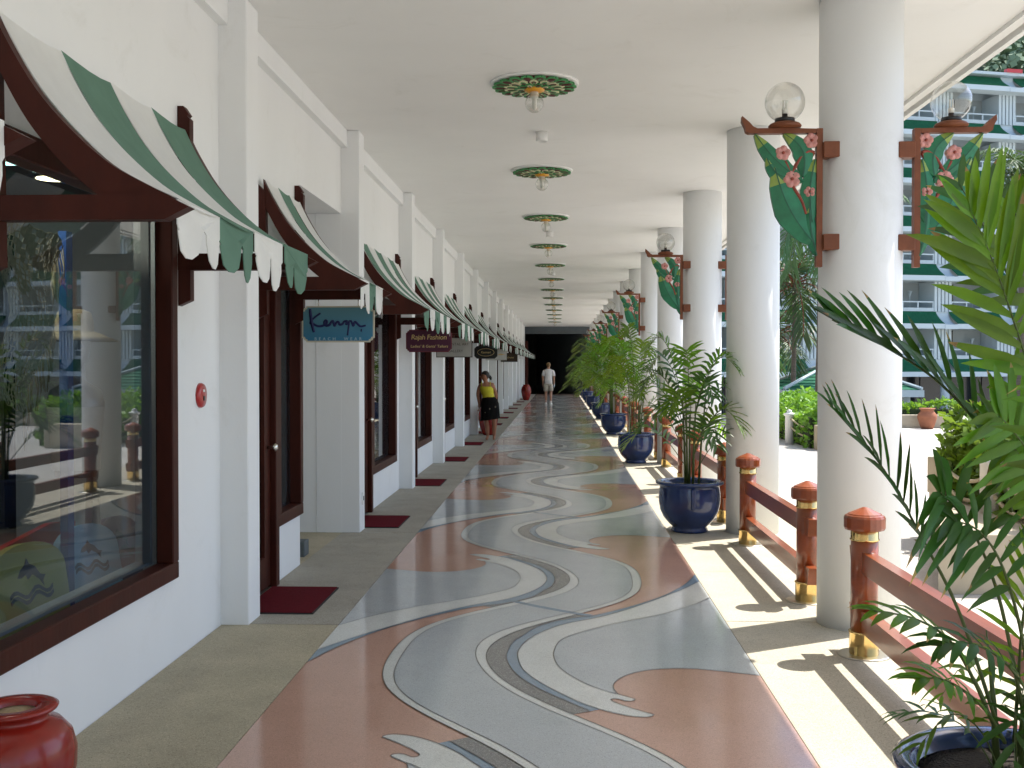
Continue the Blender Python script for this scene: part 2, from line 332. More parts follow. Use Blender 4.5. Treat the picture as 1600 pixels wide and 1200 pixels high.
# ------------------------------------------------------------------ arcade building
bld=thing('arcade_building','long white shopping arcade with round columns and flat white ceiling','building')
def xwall(b,y0,y1,ops,x0,x1,z0,z1):
    "wall strip along y, with openings (a,b,zb,zt)"
    ops=sorted(ops); y=y0
    for a,c,zb,zt in ops:
        if a>y+1e-4: b.box((x0,y,z0),(x1,a,z1))
        if zb>z0: b.box((x0,a,z0),(x1,c,zb))
        if zt<z1: b.box((x0,a,zt),(x1,c,z1))
        y=c
    if y1>y+1e-4: b.box((x0,y,z0),(x1,y1,z1))
WT=.16
def win_mesh(w,z0,z1,sl=.10,sb=.09,stp=.11,mull=None):
    b=MB(); xa,xb=-.055,.04
    b.box((xa,0,z0),(xb,w,z0+sb),bev=.006); b.box((xa,0,z1-stp),(xb,w,z1),bev=.006)
    b.box((xa,0,z0+sb),(xb,sl,z1-stp),bev=.006); b.box((xa,w-sl,z0+sb),(xb,w,z1-stp),bev=.006)
    # inner bead
    b.box((xa-.10,sl-.001,z0+sb-.001),(xa-.02,sl+.012,z1-stp),1); b.box((xa-.10,w-sl-.03,z0+sb-.001),(xa-.02,w-sl+.001,z1-stp),1); b.box((xa-.10,sl+.012,z0+sb),(xa-.02,w-sl-.03,z0+sb+.014),1)
    if mull: b.box((xa,sl,mull-.025),(xb-.04,w-sl,mull+.025))
    p=MB().box((-.052,sl+.001,z0+sb+.001),(-.046,w-sl-.001,z1-stp-.001))
    return b,p
def add_window(y0,y1,z0,z1,sl=.10,mull=None):
    b,p=win_mesh(y1-y0,z0,z1,sl,mull=mull); f=b.build('window',[M['wood'],M['curtain']],bld,(XW,y0,0)); p.build('pane',M['glass'],f); return f
def add_door(y0,y1,z1):
    w=y1-y0; b=MB(); xa,xb=-.08,.045
    b.box((xa,0,.004),(xb,.07,z1),bev=.005); b.box((xa,w-.09,.004),(xb,w,z1),bev=.005); b.box((xa,.07,z1-.09),(xb,w-.09,z1),bev=.005)
    f=b.build('door_frame',M['wood'],bld,(XW,y0,0))
    l=MB(); xa,xb=-.05,.0
    l.box((xa,.072,.02),(xb,.19,z1-.1)); l.box((xa,w-.24,.02),(xb,w-.092,z1-.1)); l.box((xa,.19,.02),(xb,w-.24,.24)); l.box((xa,.19,z1-.24),(xb,w-.24,z1-.1))
    l.build('door_leaf',M['wood'],f); MB().box((-.03,.19,.24),(-.024,w-.24,z1-.24)).build('pane',M['glass'],f)
    k=MB(); k.lathe([(.012,0),(.012,.03),(.028,.045),(.03,.06),(.018,.075),(0,.078)],12); ko=k.build('door_knob',M['metal'],f,(xb,w-.165,1.02)); ko.rotation_euler=(0,PI/2,0)
    return f
REC=(0,6)
awn=[]   # (near,far)
awn.append((.35,2.66)); awn.append((3.85,5.87))
for k in range(-4,NB):
    a=pk(k); e=min(pk(k+1),Y1) if k<NB-1 else Y1
    if a>=Y1: break
    ops=[]
    if k==-1:
        ops=[(3.78,5.73,.46,2.50)]; add_window(3.78,5.73,.46,2.50,.085,mull=None)
    elif k==-2:
        ops=[(.2,2.45,.46,2.5)]; add_window(.2,2.45,.46,2.5,.12)
    elif k in REC:
        o=a-P0
        ops=[(6.85+o,7.80+o,0,2.40),(7.80+o,8.56+o,.42,2.40),(8.60+o,10.27+o,0,3.055)]
        add_door(6.85+o,7.80+o,2.40); add_window(7.80+o,8.56+o,.42,2.40,.08); awn.append((7.42+o,8.48+o))
    elif k>=1 and k<NB-1:
        ops=[(a+.5,a+1.5,0,2.4),(a+1.5,a+3.28,.40,2.40)]
        add_door(a+.5,a+1.5,2.4); add_window(a+1.5,a+3.28,.40,2.40,.12); awn.append((a+.66,a+3.40))
    b=MB(); xwall(b,a,e,ops,XW-WT,XW,0,ZC); b.build('shop_wall',M['plaster'],bld)
    if a>Y0:
        MB().box((XW-.25 if k not in (1,7) else -2.34,a+.002,0),(XP,a+.256,ZC-.002),bev=.006).build('pilaster',M['plaster'],bld)
        MB().box((XW+.001,a+.257,ZC-.165),(XW+.062,e+.001,ZC-.003)).build('cornice_beam',M['plaster'],bld)
    if k in REC:
        o=a-P0; b=MB()
        b.box((-4.2,8.44+o,0),(XW-WT,8.58+o,3.06)); b.box((-4.2,10.28+o,0),(-2.34,10.42+o,3.06)); b.box((-4.34,8.44+o,0),(-4.2,10.42+o,3.06)); b.box((-4.2,8.58+o,3.057),(XW-WT-.001,10.28+o,3.2))
        b.build('entry_wall',M['plaster'],bld)
        struct(MB().box((-4.2,8.58+o,-.02),(-2.087,10.28+o,.003)).build('recess_floor',M['ag_tan']))
    elif k not in (-4,-3):
        # shop room behind the glass
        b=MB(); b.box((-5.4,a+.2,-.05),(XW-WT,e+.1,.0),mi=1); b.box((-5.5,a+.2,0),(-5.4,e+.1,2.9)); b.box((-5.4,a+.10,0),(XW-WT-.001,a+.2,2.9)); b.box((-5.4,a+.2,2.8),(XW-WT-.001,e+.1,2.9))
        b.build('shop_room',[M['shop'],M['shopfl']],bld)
        if k>=1 and k<NB-1: MB().box((-2.9,a+1.5,.42),(-2.3,a+3.4,.46)).build('display_shelf',M['curtain'],bld); MB().box((-2.86,a+3.30,.46),(-2.26,a+3.36,2.6)).build('display_side_panel',M['curtain'],bld)
# near shop room also behind bay 0 door
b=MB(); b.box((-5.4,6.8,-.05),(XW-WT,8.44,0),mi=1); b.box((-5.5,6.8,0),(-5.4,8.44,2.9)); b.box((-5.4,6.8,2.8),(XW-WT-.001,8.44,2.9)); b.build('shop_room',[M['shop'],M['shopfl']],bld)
# ceiling slab with drip edge, roof
MB().box((-6,Y0,ZC),(3.03,Y1+1,ZC+.38)).build('ceiling',M['ceil'],bld)
b=MB(); b.box((3.03,Y0,ZC-.055),(3.075,Y1+1,ZC+.46)); b.box((2.93,Y0,ZC-.03),(3.0,Y1+1,ZC-.001)); b.build('fascia',M['ceil'],bld)
MB().box((-6,Y0-.2,0),(-5.7,Y1,ZC)).build('rear_wall',M['plaster'],bld)
for k in range(-3,NB):
    y=COL0+BAY*k
    if y>Y1-1: break
    MB().lathe([(.249,0),(.249,ZC-.001)],40,(COLX,y,0)).build('column',M['plaster'],bld)
# dark lobby at the far end
lob=thing('lobby_hall','dark lobby hall at the far end of the arcade','hall',(0,Y1,0))
b=MB(); b.box((-2.09,.4,3.44),(2.1,.6,3.845)); b.build('lintel',M['lintel'],lob)
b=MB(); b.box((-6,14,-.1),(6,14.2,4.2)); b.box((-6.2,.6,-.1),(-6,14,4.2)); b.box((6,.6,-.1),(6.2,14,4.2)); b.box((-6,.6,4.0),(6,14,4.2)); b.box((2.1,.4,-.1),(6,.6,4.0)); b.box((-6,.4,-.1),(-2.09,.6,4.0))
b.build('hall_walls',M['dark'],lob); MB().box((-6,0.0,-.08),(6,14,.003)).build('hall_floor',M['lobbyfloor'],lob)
b=MB(); b.box((-.75,12.6,0),(1.9,13.2,1.05)); b.box((-.75,13.7,1.3),(1.9,13.95,1.34)); b.build('counter',M['wood'],lob)
for i in range(7): MB().lathe([(.05,0),(.09,.12),(.05,.25),(.1,.3)],10,(-.5+.32*i,13.82,1.34)).build('shelf_vase',M['curtain'],lob)
l=bpy.data.lights.new('shelf_light','POINT'); l.energy=22; l.shadow_soft_size=.05; l.color=(1,.85,.6); lo=bpy.data.objects.new('shelf_light',l); C.objects.link(lo); lo.parent=lob; lo.location=(.5,13.3,2.0)
MB().box((.95,13.85,1.7),(1.45,13.95,3.0)).build('wall_panel',M['curtain'],lob)
MB().box((-2.06,-.75,0),(-1.80,-.45,3.0),bev=.01).build('wooden_post',M['wood'],lob)
# ------------------------------------------------------------------ awnings
RAF=[(-2.045,2.89),(-1.985,2.765),(-1.885,2.60),(-1.765,2.46),(-1.625,2.335),(-1.50,2.262),(-1.385,2.205)]
RC=[(v.x,v.y) for v in catmull([(a,b_,0) for a,b_ in RAF],4)]
def bracket(parent,y,first):
    p=MB().prism([(-2.088,1.93),(-2.02,1.96)]+([(-2.03,2.80),(-2.088,2.86)] if first else [(-2.02,2.95),(-2.035,2.965),(-2.025,2.975),(-2.055,3.02),(-2.088,3.02)]),lambda a,b_,t:(a,t,b_),-.03,.03).build('bracket_post',M['wood'],parent,(0,y,0))
    low=[(x-.012-.05*(i/len(RC)),z-.125+.02*(i/len(RC))) for i,(x,z) in enumerate(RC)]
    low=[(max(x,-2.04),max(z,2.20)) for x,z in low]
    MB().prism(RC+rv(low),lambda a,b_,t:(a,t,b_),-.026,.026).build('rafter',M['wood'],p)
    MB().prism([(-2.088,2.125),(-1.415,2.125),(-1.325,2.17),(-1.415,2.215),(-2.088,2.215)],lambda a,b_,t:(a,t,b_),-.034,.034).build('beam',M['wood'],p)
    return p
def valance(w,b,x,z,seed):
    r=random.Random(seed); h=.225
    # one stripe: shoulders, two tongues with a keyhole slot between
    def ton(c,wd,l): return [(c-wd*.52,.115),(c-wd*.5,l*.6),(c-wd*.36,l*.88),(c-wd*.12,l*.99),(c+.12*wd,l*.99),(c+wd*.36,l*.88),(c+wd*.5,l*.6),(c+wd*.5,.115)]
    l1=h*r.uniform(.9,1.0); l2=h*r.uniform(.98,1.1)
    out=[(0.0,0),(0.0,.09),(.04*w,.105)]+ton(.245*w,.42*w,l1)+[(.46*w,.10),(.5*w,.088),(.54*w,.10)]+ton(.755*w,.42*w,l2)+[(.96*w,.105),(w,.09),(w,0)]
    cu=lambda a:.012*math.sin(a/w*PI*2+seed)
    b.prism(out,lambda a,d,t:(x+t+cu(a)+.10*d*0,a,z-d),-.002,.002)
def awning(near,far,n,label):
    t=thing('striped_awning',label,'awning',(0,near,0),0,'striped awnings over the shop fronts')
    L=far-near; bracket(t,0,True); bracket(t,L,False)
    w=(L-.06)/n
    for i in range(n):
        green=(i%2==1) if n!=6 else (i%2==0)
        m=M['cgreen'] if green else M['cwhite']
        b=MB(); K=len(RC); J=5
        for (x,z) in RC:
            for j in range(J): 
                u=j/(J-1); b.v.append((x+.010*math.sin(PI*u),.03+w*i+w*u*.999,z+.004-.022*math.sin(PI*u)+.004*math.sin(9*x+j)))
        for a in range(K-1):
            for j in range(J-1): b.f.append((a*J+j,a*J+j+1,(a+1)*J+j+1,(a+1)*J+j)); b.m.append(0); b.sm.append(True)
        # cloth wraps down over the front bar
        st_=b.build('stripe',m,t)
        v=MB(); valance(w*.998,v,0,0,i+n); v.build('valance',m,st_,(RC[-1][0]+.004,.03+w*i,RC[-1][1]+.002))
    return t
for i,(a,c) in enumerate(awn):
    n=4 if i==1 else (3 if c-a<1.5 else (5 if i==0 else 6))
    lab=['green and white striped awning mostly out of frame above the left edge','large green and white striped awning over the near shop window','narrow three-stripe green and white awning above the blue beach wear sign'][i] if i<3 else f'{ORD[i-1]} green and white striped awning along the shops, counted from the camera'
    awning(a,c,n,lab)
# ------------------------------------------------------------------ signs hung from the awning beams
def text_mesh(s,size,font_off=0,shear=0,space=1,ext=.0015):
    cu=bpy.data.curves.new('lettering','FONT'); cu.body=s; cu.size=size; cu.align_x='CENTER'; cu.align_y='CENTER'; cu.extrude=ext; cu.shear=shear; cu.space_character=space; cu.offset=font_off; cu.resolution_u=3
    o=bpy.data.objects.new('lettering',cu); C.objects.link(o); bpy.context.view_layer.update()
    me=bpy.data.meshes.new_from_object(o.evaluated_get(bpy.context.evaluated_depsgraph_get())); bpy.data.objects.remove(o); me.name='lettering'; return me
def letter(s,size,m,parent,x,z,**k):
    me=text_mesh(s,size,**k); me.materials.clear(); me.materials.append(m); o=link('lettering',me,parent,(x,-.0135,z)); o.rotation_euler=(PI/2,0,0); return o
def sign(y,label,wd,ht,zc,mface,medge,xc=-1.745,notch=.035,style='cove'):
    t=thing('hanging_sign',label,'sign',(xc,y,zc),0,'shop signs hanging under the awnings')
    W,H=wd/2,ht/2; n=notch; pts=[]
    for sx,sz in ((1,1),(-1,1),(-1,-1),(1,-1)):
        if style=='cove': q=[(W,H-n),(W-n*.35,H-n*.95),(W-n*.5,H-n*.5),(W-n*.95,H-n*.35),(W-n,H)]
        elif style=='cut': q=[(W,H-n),(W-n,H)]
        else: q=[(W,H)]
        q=[(sx*a,sz*c) for a,c in q]
        pts+= q if sx*sz>0 else rv(q)
    MB().prism(pts,lambda a,c,u:(a,u,c),-.009,.009).build('board',medge,t)
    MB().prism([(a*(1-.012/W),c*(1-.012/H)) for a,c in pts],lambda a,c,u:(a,u,c),-.012,.0115).build('face',mface,t)
    b=MB()
    for s in (-.55,.55): b.tube([(s*W,0,H-.005),(s*W,0,H+.06)],.004,5)
    b.build('hook',M['metal'],t)
    return t
def smat(n,c,r=.5): return mat(n,c,r,var=.06,vscale=8)
ms=bpy.data.materials.new('blue_sign_face'); ms.use_nodes=True; n_=ms.node_tree; bs=n_.nodes['Principled BSDF']; tc=n_.nodes.new('ShaderNodeTexCoord'); sp=n_.nodes.new('ShaderNodeSeparateXYZ'); cr=n_.nodes.new('ShaderNodeValToRGB')
mrn=n_.nodes.new('ShaderNodeMapRange'); mrn.inputs[1].default_value=-.14; mrn.inputs[2].default_value=.14
n_.links.new(tc.outputs['Object'],sp.inputs[0]); n_.links.new(sp.outputs[2],mrn.inputs[0]); n_.links.new(mrn.outputs[0],cr.inputs[0]); n_.links.new(cr.outputs[0],bs.inputs['Base Color'])
cr.color_ramp.elements[0].color=(.035,.21,.38,1); cr.color_ramp.elements[1].color=(.13,.32,.38,1); bs.inputs['Roughness'].default_value=.45
t=sign(8.46,'blue painted hanging sign with dark blue script lettering, BEACH WEAR below',.575,.285,1.93,ms,smat('sign_cream',(.66,.62,.48)))
navy=smat('sign_navy',(.012,.016,.10))
# script lettering: brush strokes traced from the sign (units: zoomed pixels, 1100 wide board)
def stroke(b,pts,r):
    pts=[((x-718)/1130*.575,-.0165,-(y-375)/560*.285) for x,y in pts]
    pts=catmull(pts,5); vs=[];fs=[]
    for p in pts: vs.append(p)
    for i,p in enumerate(pts):
        a=pts[max(0,i-1)];c=pts[min(len(pts)-1,i+1)]; d=(c-a).normalized(); 
    n=len(pts); b.tube(pts,[r*(.75+.25*math.sin(PI*(i+.5)/n)) for i in range(n)],8)
b=MB(); k=.0112
stroke(b,[(282,140),(290,220),(305,330),(325,430),(345,500)],k*1.3); stroke(b,[(445,205),(380,250),(310,310),(285,360),(330,370),(400,405),(470,402),(525,375),(548,335),(522,318),(503,352),(530,396),(585,385),(610,345),(638,325),(655,365),(665,400),(700,345),(725,345),(745,380),(790,370),(815,335),(860,330),(840,375),(880,360),(890,330),(885,400),(865,550)],k)
stroke(b,[(890,330),(925,330),(955,400),(980,340),(1010,360),(1070,410),(1150,395)],k*.95); stroke(b,[(1072,468),(1090,470)],k*1.2)
o=b.build('lettering',navy,t); o.location.y=.008
letter('BEACH  WEAR',.034,smat('sign_pale_blue',(.42,.62,.68)),t,0,-.117,space=1.9)
gold=smat('sign_gold',(.78,.58,.24),.4)
p1=pk(1)
t=sign(p1+3.43,'maroon hanging sign lettered Rajah Fashion in gold',.585,.285,1.92,smat('sign_maroon',(.085,.012,.04)),smat('sign_maroon_edge',(.16,.016,.03)),xc=-1.665,style='cove',notch=.04)
letter('Rajah Fashion',.09,gold,t,0,.045,shear=.12,space=.93); letter("Ladies' & Gents' Tailors",.05,gold,t,.005,-.07,shear=.1)
t=sign(pk(2)+3.38,'pale grey hanging sign with dark bottom edge behind the maroon sign',.585,.32,1.90,smat('sign_pale',(.42,.41,.37)),smat('sign_dark_edge',(.03,.02,.018)),xc=-1.70,style='square')
dk=smat('sign_dark_letter',(.10,.09,.08)); letter('ORIENTAL ART',.06,dk,t,.03,.05); letter('GALLERY',.06,dk,t,.02,-.06)
t=sign(pk(4)+3.38,'black eight-sided hanging sign with a gold oval',.53,.29,1.915,smat('sign_black',(.012,.012,.011)),smat('sign_black_edge',(.02,.02,.018)),xc=-1.70,style='cut',notch=.06)
b=MB(); b.tube([(.19*math.cos(a*PI/16),-.013,.085*math.sin(a*PI/16)) for a in range(33)],.004,5); b.build('oval_line',gold,t); letter('Kannari',.072,gold,t,0,0,shear=.05)
t=sign(pk(5)+3.38,'white hanging sign with a gold mark beyond the black sign',.56,.29,1.90,smat('sign_white',(.66,.65,.60)),smat('sign_white_edge',(.5,.48,.42)),xc=-1.68,style='square')
b=MB(); b.prism([(.02,0),(.12,.03),(.24,.01),(.14,-.015)],lambda a,c,u:(a,u,c),-.014,-.0125); b.build('gold_mark',gold,t)
t=sign(pk(7)+3.38,'dark brown hanging sign with faint gold lettering, farthest along the arcade',.56,.30,1.89,smat('sign_brown',(.05,.028,.014)),smat('sign_brown_edge',(.02,.012,.01)),xc=-1.69,style='square')
letter('Orchid',.075,gold,t,.04,-.01,shear=.2)
# ------------------------------------------------------------------ mats
mk=0
MB_mat=MB().box((0,0,0),(.47,.80,.012)).mesh('pile',M['mat'])
MB_edge=MB().box((-.0,-.0,0),(.485,.815,.008)).mesh('rubber_edge',M['matedge'])
for k in range(0,NB-1):
    a=pk(k)+.30
    t=thing('door_mat',f'{ORD[k]} dark red door mat on the left walkway, counted from the camera','door mat',(-2.07,a,.0045),0,'red door mats at the shop doors')
    link('rubber_edge',MB_edge,t); link('pile',MB_mat,t,(.006,.008,.001))
# ------------------------------------------------------------------ red jars
def jar(name,label,loc,prof,sandz,sandr):
    t=thing(name,label,'jar',loc,0); MB().lathe(prof,40).build('jar_body',M['jar'],t)
    if sandz: MB().lathe([(0,sandz+.01),(sandr*.5,sandz+.004),(sandr,sandz)],24).build('sand',M['sand'],t)
    return t
jp=[(.13,0),(.165,.05),(.205,.13),(.23,.22),(.232,.29),(.215,.355),(.175,.40),(.135,.415),(.125,.425),(.135,.445),(.16,.452),(.165,.463),(.15,.470),(.10,.470),(.085,.455),(.085,.40)]
jar('sand_jar','squat red glazed sand jar in the bottom left corner',(-1.885,3.64,.005),[(r*.88,z*.90) for r,z in jp],.40,.075)
tp=[(.12,0),(.15,.06),(.20,.2),(.235,.38),(.235,.5),(.2,.62),(.15,.68),(.14,.70),(.165,.72),(.165,.73),(.12,.73),(.12,.66)]
jar('red_jar','tall red jar standing behind the woman in the black skirt',(-1.66,25.0,.005),tp,0,0)
jar('red_jar','tall red jar at the far left end beside the dark wooden post',(-1.58,50.5,.005),tp,0,0)
# ------------------------------------------------------------------ small wall and ceiling fittings
tag(MB().box((-.14,-.06,0),(-.02,.10,.13),bev=.006).build('floor_box',M['lintel'],None,(-2.11,8.98,.004)),'small dark grey box on the floor of the entry recess','box')
t=thing('wall_socket','small white wall socket low on the second white pier','socket',(XP,pk(1)+.13,.32)); MB().box((0,-.04,-.06),(.012,.04,.06),bev=.004).build('plate',M['white'],t); MB().box((.012,-.012,-.02),(.016,.012,.02)).build('switch',M['black'],t)
t=thing('fire_alarm','oval red fire alarm on the white wall by the near window','fire alarm',(XW,6.19,1.43))
b=MB(); b.lathe([(.072,0),(.072,.012),(.066,.022),(.03,.025),(0,.026)],28); o=b.build('housing',M['alarm'],t,(.0,0,0)); o.rotation_euler=(0,PI/2,0)
MB().box((.024,-.012,.02),(.028,.012,.034)).build('indicator',M['white'],t); MB().box((.024,-.012,-.03),(.029,.014,-.004)).build('button',M['black'],t)
def rosette():
    t=thing('ceiling_rosette_lamp','x','ceiling lamp',(0,0,0))
    MB().lathe([(.352,0),(.352,-.014),(.345,-.016),(0,-.016)],40).build('plaster_ring',M['ceil'],t)
    MB().lathe([(.30,-.0165),(.30,-.03),(0,-.03)],32).build('back_plate',M['maroon'],t)
    for ring,(r0,r1,n,wd,z) in enumerate([(.20,.335,18,.048,-.026),(.13,.245,14,.036,-.032),(.06,.16,10,.034,-.038)]):
        b=MB()
        for i in range(n):
            a=2*PI*(i+.5*(ring%2))/n; ca,sa=math.cos(a),math.sin(a)
            def fn(u,v,tt,ca=ca,sa=sa): return (u*ca-v*sa,u*sa+v*ca,tt)
            out=[(r0,-.012),(r0+(r1-r0)*.5,-wd),(r1-.02,-wd*.85),(r1,-wd*.25),(r1-.008,0),(r1,wd*.25),(r1-.02,wd*.85),(r0+(r1-r0)*.5,wd),(r0,.012)]
            b.prism(out,fn,z,z-.012,(0,2,0)[ring])
            ins=[(r0+.01,-.006),(r0+(r1-r0)*.5,-wd*.55),(r1-.035,-wd*.45),(r1-.022,0),(r1-.035,wd*.45),(r0+(r1-r0)*.5,wd*.55),(r0+.01,.006)]
            b.prism(ins,fn,z-.0125,z-.016,((1,0,2)[ring] if i%2 else 1))
            b.prism([(r0+.03,-.006),(r1-.05,-wd*.22),(r1-.035,0),(r1-.05,wd*.22),(r0+.03,.006)],fn,z-.0165,z-.019,1 if i%2 else 0)
        b.build('carved_petals',[M['rgreen'],M['maroon'],M['cream']],t)
    MB().lathe([(.085,-.04),(.08,-.062),(.055,-.072),(0,-.072)],28).build('hub',M['yellow'],t)
    MB().lathe([(.032,-.072),(.032,-.12),(.02,-.125),(.018,-.20),(.008,-.212),(0,-.212)],16).build('bulb',M['bulb'],t)
    pr=[(.03,-.085)]+[(.074*math.sin(a),-.16+.074*math.cos(a)) for a in [R(25+155*i/14) for i in range(15)]]
    MB().lathe(pr,24,caps=False).build('globe',M['globe'],t)
    return t
r0=rosette()
for i in range(13):
    o=r0 if i==0 else copy_tree(r0)
    o.location=(-.205-.004*i,8.64+3.83*i,ZC); o.rotation_euler=(0,0,.2*i)
    o['label']=f'{ORD[i]} carved green and maroon ceiling rosette lamp, counted from the camera'; o['group']='rosette lamps along the ceiling'
b=MB(); b.lathe([(.058,0),(.058,-.085),(.05,-.09),(.046,-.08),(0,-.08)],24); dl=b.mesh('downlight',M['white'])
for i in range(5):
    tag(link('ceiling_downlight',dl,None,(-.175,10.45+7.7*i,ZC)),f'{ORD[i]} white cylinder downlight between the ceiling rosettes, counted from the camera','downlight','white downlights on the ceiling')
# ------------------------------------------------------------------ lamps on the columns
def blade(b,base,tip,wd,bend,y0,y1,mi=0,n=10,vein=True,tipn=2):
    bx,bz=base; tx,tz=tip; dx,dz=tx-bx,tz-bz; l=math.hypot(dx,dz); nx,nz=-dz/l,dx/l
    cen=[];wid=[]
    for i in range(n+1):
        u=i/n; s=math.sin(PI*u)*bend; cen.append((bx+dx*u+nx*s,bz+dz*u+nz*s)); wid.append(wd*.5*(math.sin(PI*min(1,u*.94+.03))**.75)*(1-.25*u))
    L=[];Rr=[]
    for i,(c,q) in enumerate(zip(cen,wid)):
        a=cen[max(0,i-1)];d=cen[min(n,i+1)]; ll=math.hypot(d[0]-a[0],d[1]-a[1]); px,pz=-(d[1]-a[1])/ll,(d[0]-a[0])/ll
        wv=1+.05*math.sin(i*1.7)
        L.append((c[0]+px*q*wv,c[1]+pz*q*wv)); Rr.append((c[0]-px*q*wv,c[1]-pz*q*wv))
    for s in (-1,1):
        yy=y0 if s<0 else y1
        for i in range(n):
            m_=mi if i<n-tipn else 2
            ym=yy+s*.010
            V=[(L[i][0],yy,L[i][1]),(cen[i][0],ym,cen[i][1]),(Rr[i][0],yy,Rr[i][1]),(L[i+1][0],yy,L[i+1][1]),(cen[i+1][0],ym,cen[i+1][1]),(Rr[i+1][0],yy,Rr[i+1][1])]
            b.add(V,[(0,1,4,3),(1,2,5,4)],m_)
        for i in range(n): # vein
            c=cen[i];d=cen[i+1]; e=.004
            b.add([(c[0]-e,yy+s*.0115,c[1]),(c[0]+e,yy+s*.0115,c[1]),(d[0]+e,yy+s*.0115,d[1]),(d[0]-e,yy+s*.0115,d[1])],[(0,1,2,3)],1)
    for i in range(n):
        for E in (L,Rr): b.add([(E[i][0],y0,E[i][1]),(E[i+1][0],y0,E[i+1][1]),(E[i+1][0],y1,E[i+1][1]),(E[i][0],y1,E[i][1])],[(0,1,2,3)],mi)
U=.00103
def lamp():
    t=thing('column_lamp','x','wall lamp',(0,0,0))
    q=lambda a,c:((a-515)*U,(330-c)*U)
    fn=lambda a,c,u:(a,u,c)
    MB().box((q(480,0)[0],-.025,q(0,1140)[1]),(0,.025,q(0,330)[1])).build('bracket_post',M['lampw'],t)
    arm=[(478,332),(478,357),(140,357),(85,356),(68,345),(62,320),(44,285),(46,254),(62,268),(88,290),(110,316),(135,327),(300,326)]
    MB().prism([q(*p) for p in arm],fn,-.026,.026).build('bracket_arm',M['lampw'],t)
    for zz in (410,950):
        MB().box((.0,-.05,q(0,zz+92)[1]),(.10,.05,q(0,zz)[1]),bev=.004).build('mounting_block',M['lampw'],t)
    b=MB()
    for base,tip,wd,be in [((400,640),(122,362),120,22),((400,610),(290,360),125,-58),((345,625),(190,500),92,34),((472,1010),(236,555),195,36),((455,880),(472,510),118,22),((484,1075),(440,760),84,14)]:
        blade(b,q(*base),q(*tip),wd*U,be*U,-.014,.014)
    b.build('carved_leaves',[M['lgreen'],M['lgreen2'],M['ltip']],t)
    b=MB()
    for L_,r in [([(422,830),(395,750),(345,665),(335,600),(300,520)],10),([(340,585),(370,530),(400,485),(440,462),(468,470)],10),([(335,580),(300,560),(270,548)],8),([(425,500),(440,478),(432,455)],7),([(380,480),(370,440),(352,415)],6),([(410,560),(440,520),(470,470)],6)]:
        pts=catmull([(q(*p)[0],0,q(*p)[1]) for p in L_],4); b.tube(pts,[r*U*1.15]*len(pts),7)
    for v in range(len(b.v)): b.v[v]=(b.v[v][0],b.v[v][1]*2.0,b.v[v][2])
    b.build('carved_stem',M['lstem'],t)
    for (cx,cz),r in [((285,472),42),((337,625),47),((440,700),31),((450,400),42)]:
        b=MB(); X,Z=q(cx,cz); r*=U
        for i in range(5):
            a=2*PI*i/5+.4+cx; px,pz=X+math.cos(a)*r*.55,Z+math.sin(a)*r*.55
            for s in (-1,1):
                ring=[(px+math.cos(2*PI*j/9)*r*.55,s*.020,pz+math.sin(2*PI*j/9)*r*.55) for j in range(9)]+[(px+math.cos(a)*r*.2,s*.032,pz+math.sin(a)*r*.2)]
                b.add(ring,[(j,(j+1)%9,9) for j in range(9)]); 
            b.add([(px+math.cos(2*PI*j/9)*r*.55,s*.020,pz+math.sin(2*PI*j/9)*r*.55) for s in (-1,1) for j in range(9)],[(j,(j+1)%9,9+(j+1)%9,9+j) for j in range(9)])
        b.tube([(X,-.034,Z),(X,.034,Z)],r*.2,8,mi=1)
        b.build('carved_flower',[M['pink'],M['lstem']],t)
    gx,gz_=q(298,172)
    MB().lathe([(.0,q(0,326)[1]),(.095,q(0,322)[1]),(.1,q(0,312)[1]),(.09,q(0,300)[1]),(.07,q(0,292)[1]),(0,q(0,291)[1])],28,(gx,0,0)).build('lamp_base',M['lampw'],t)
    MB().lathe([(.06,q(0,291)[1]),(.06,q(0,268)[1]),(.018,q(0,266)[1]),(.016,q(0,238)[1])],20,(gx,0,0)).build('lamp_socket',M['black'],t)
    b=MB(); b.lathe([(.018,q(0,240)[1]),(.018,q(0,212)[1]),(.009,q(0,208)[1])],12,(gx,0,0))
    for dx in (-.008,.008): b.tube([(gx+dx,0,q(0,212)[1]),(gx+dx,0,q(0,160)[1])],.0055,7)
    b.build('bulb',M['bulb'],t)
    rr=.1195
    MB().lathe([(rr*math.sin(a),gz_+rr*math.cos(a)) for a in [R(150*i/20)+.001 for i in range(21)]],32,(gx,0,0),caps=False).build('globe',M['globe'],t)
    return t
l0=lamp(); first=True; nl=0
for k in range(0,NB-2,2):
    for side in (0,1):
        o=l0 if first else copy_tree(l0); first=False
        y=COL0+BAY*k-.13
        o.location=(COLX-.249-.017,y,3.035) if side==0 else (COLX+.249+.03,y,3.03)
        o.rotation_euler=(0,0,0 if side==0 else PI)
        o['group']='carved globe lamps on the columns'
        o['label']=f"{ORD[k//2]} carved leaf globe lamp from the camera, {'corridor' if side==0 else 'courtyard'} side of its column"
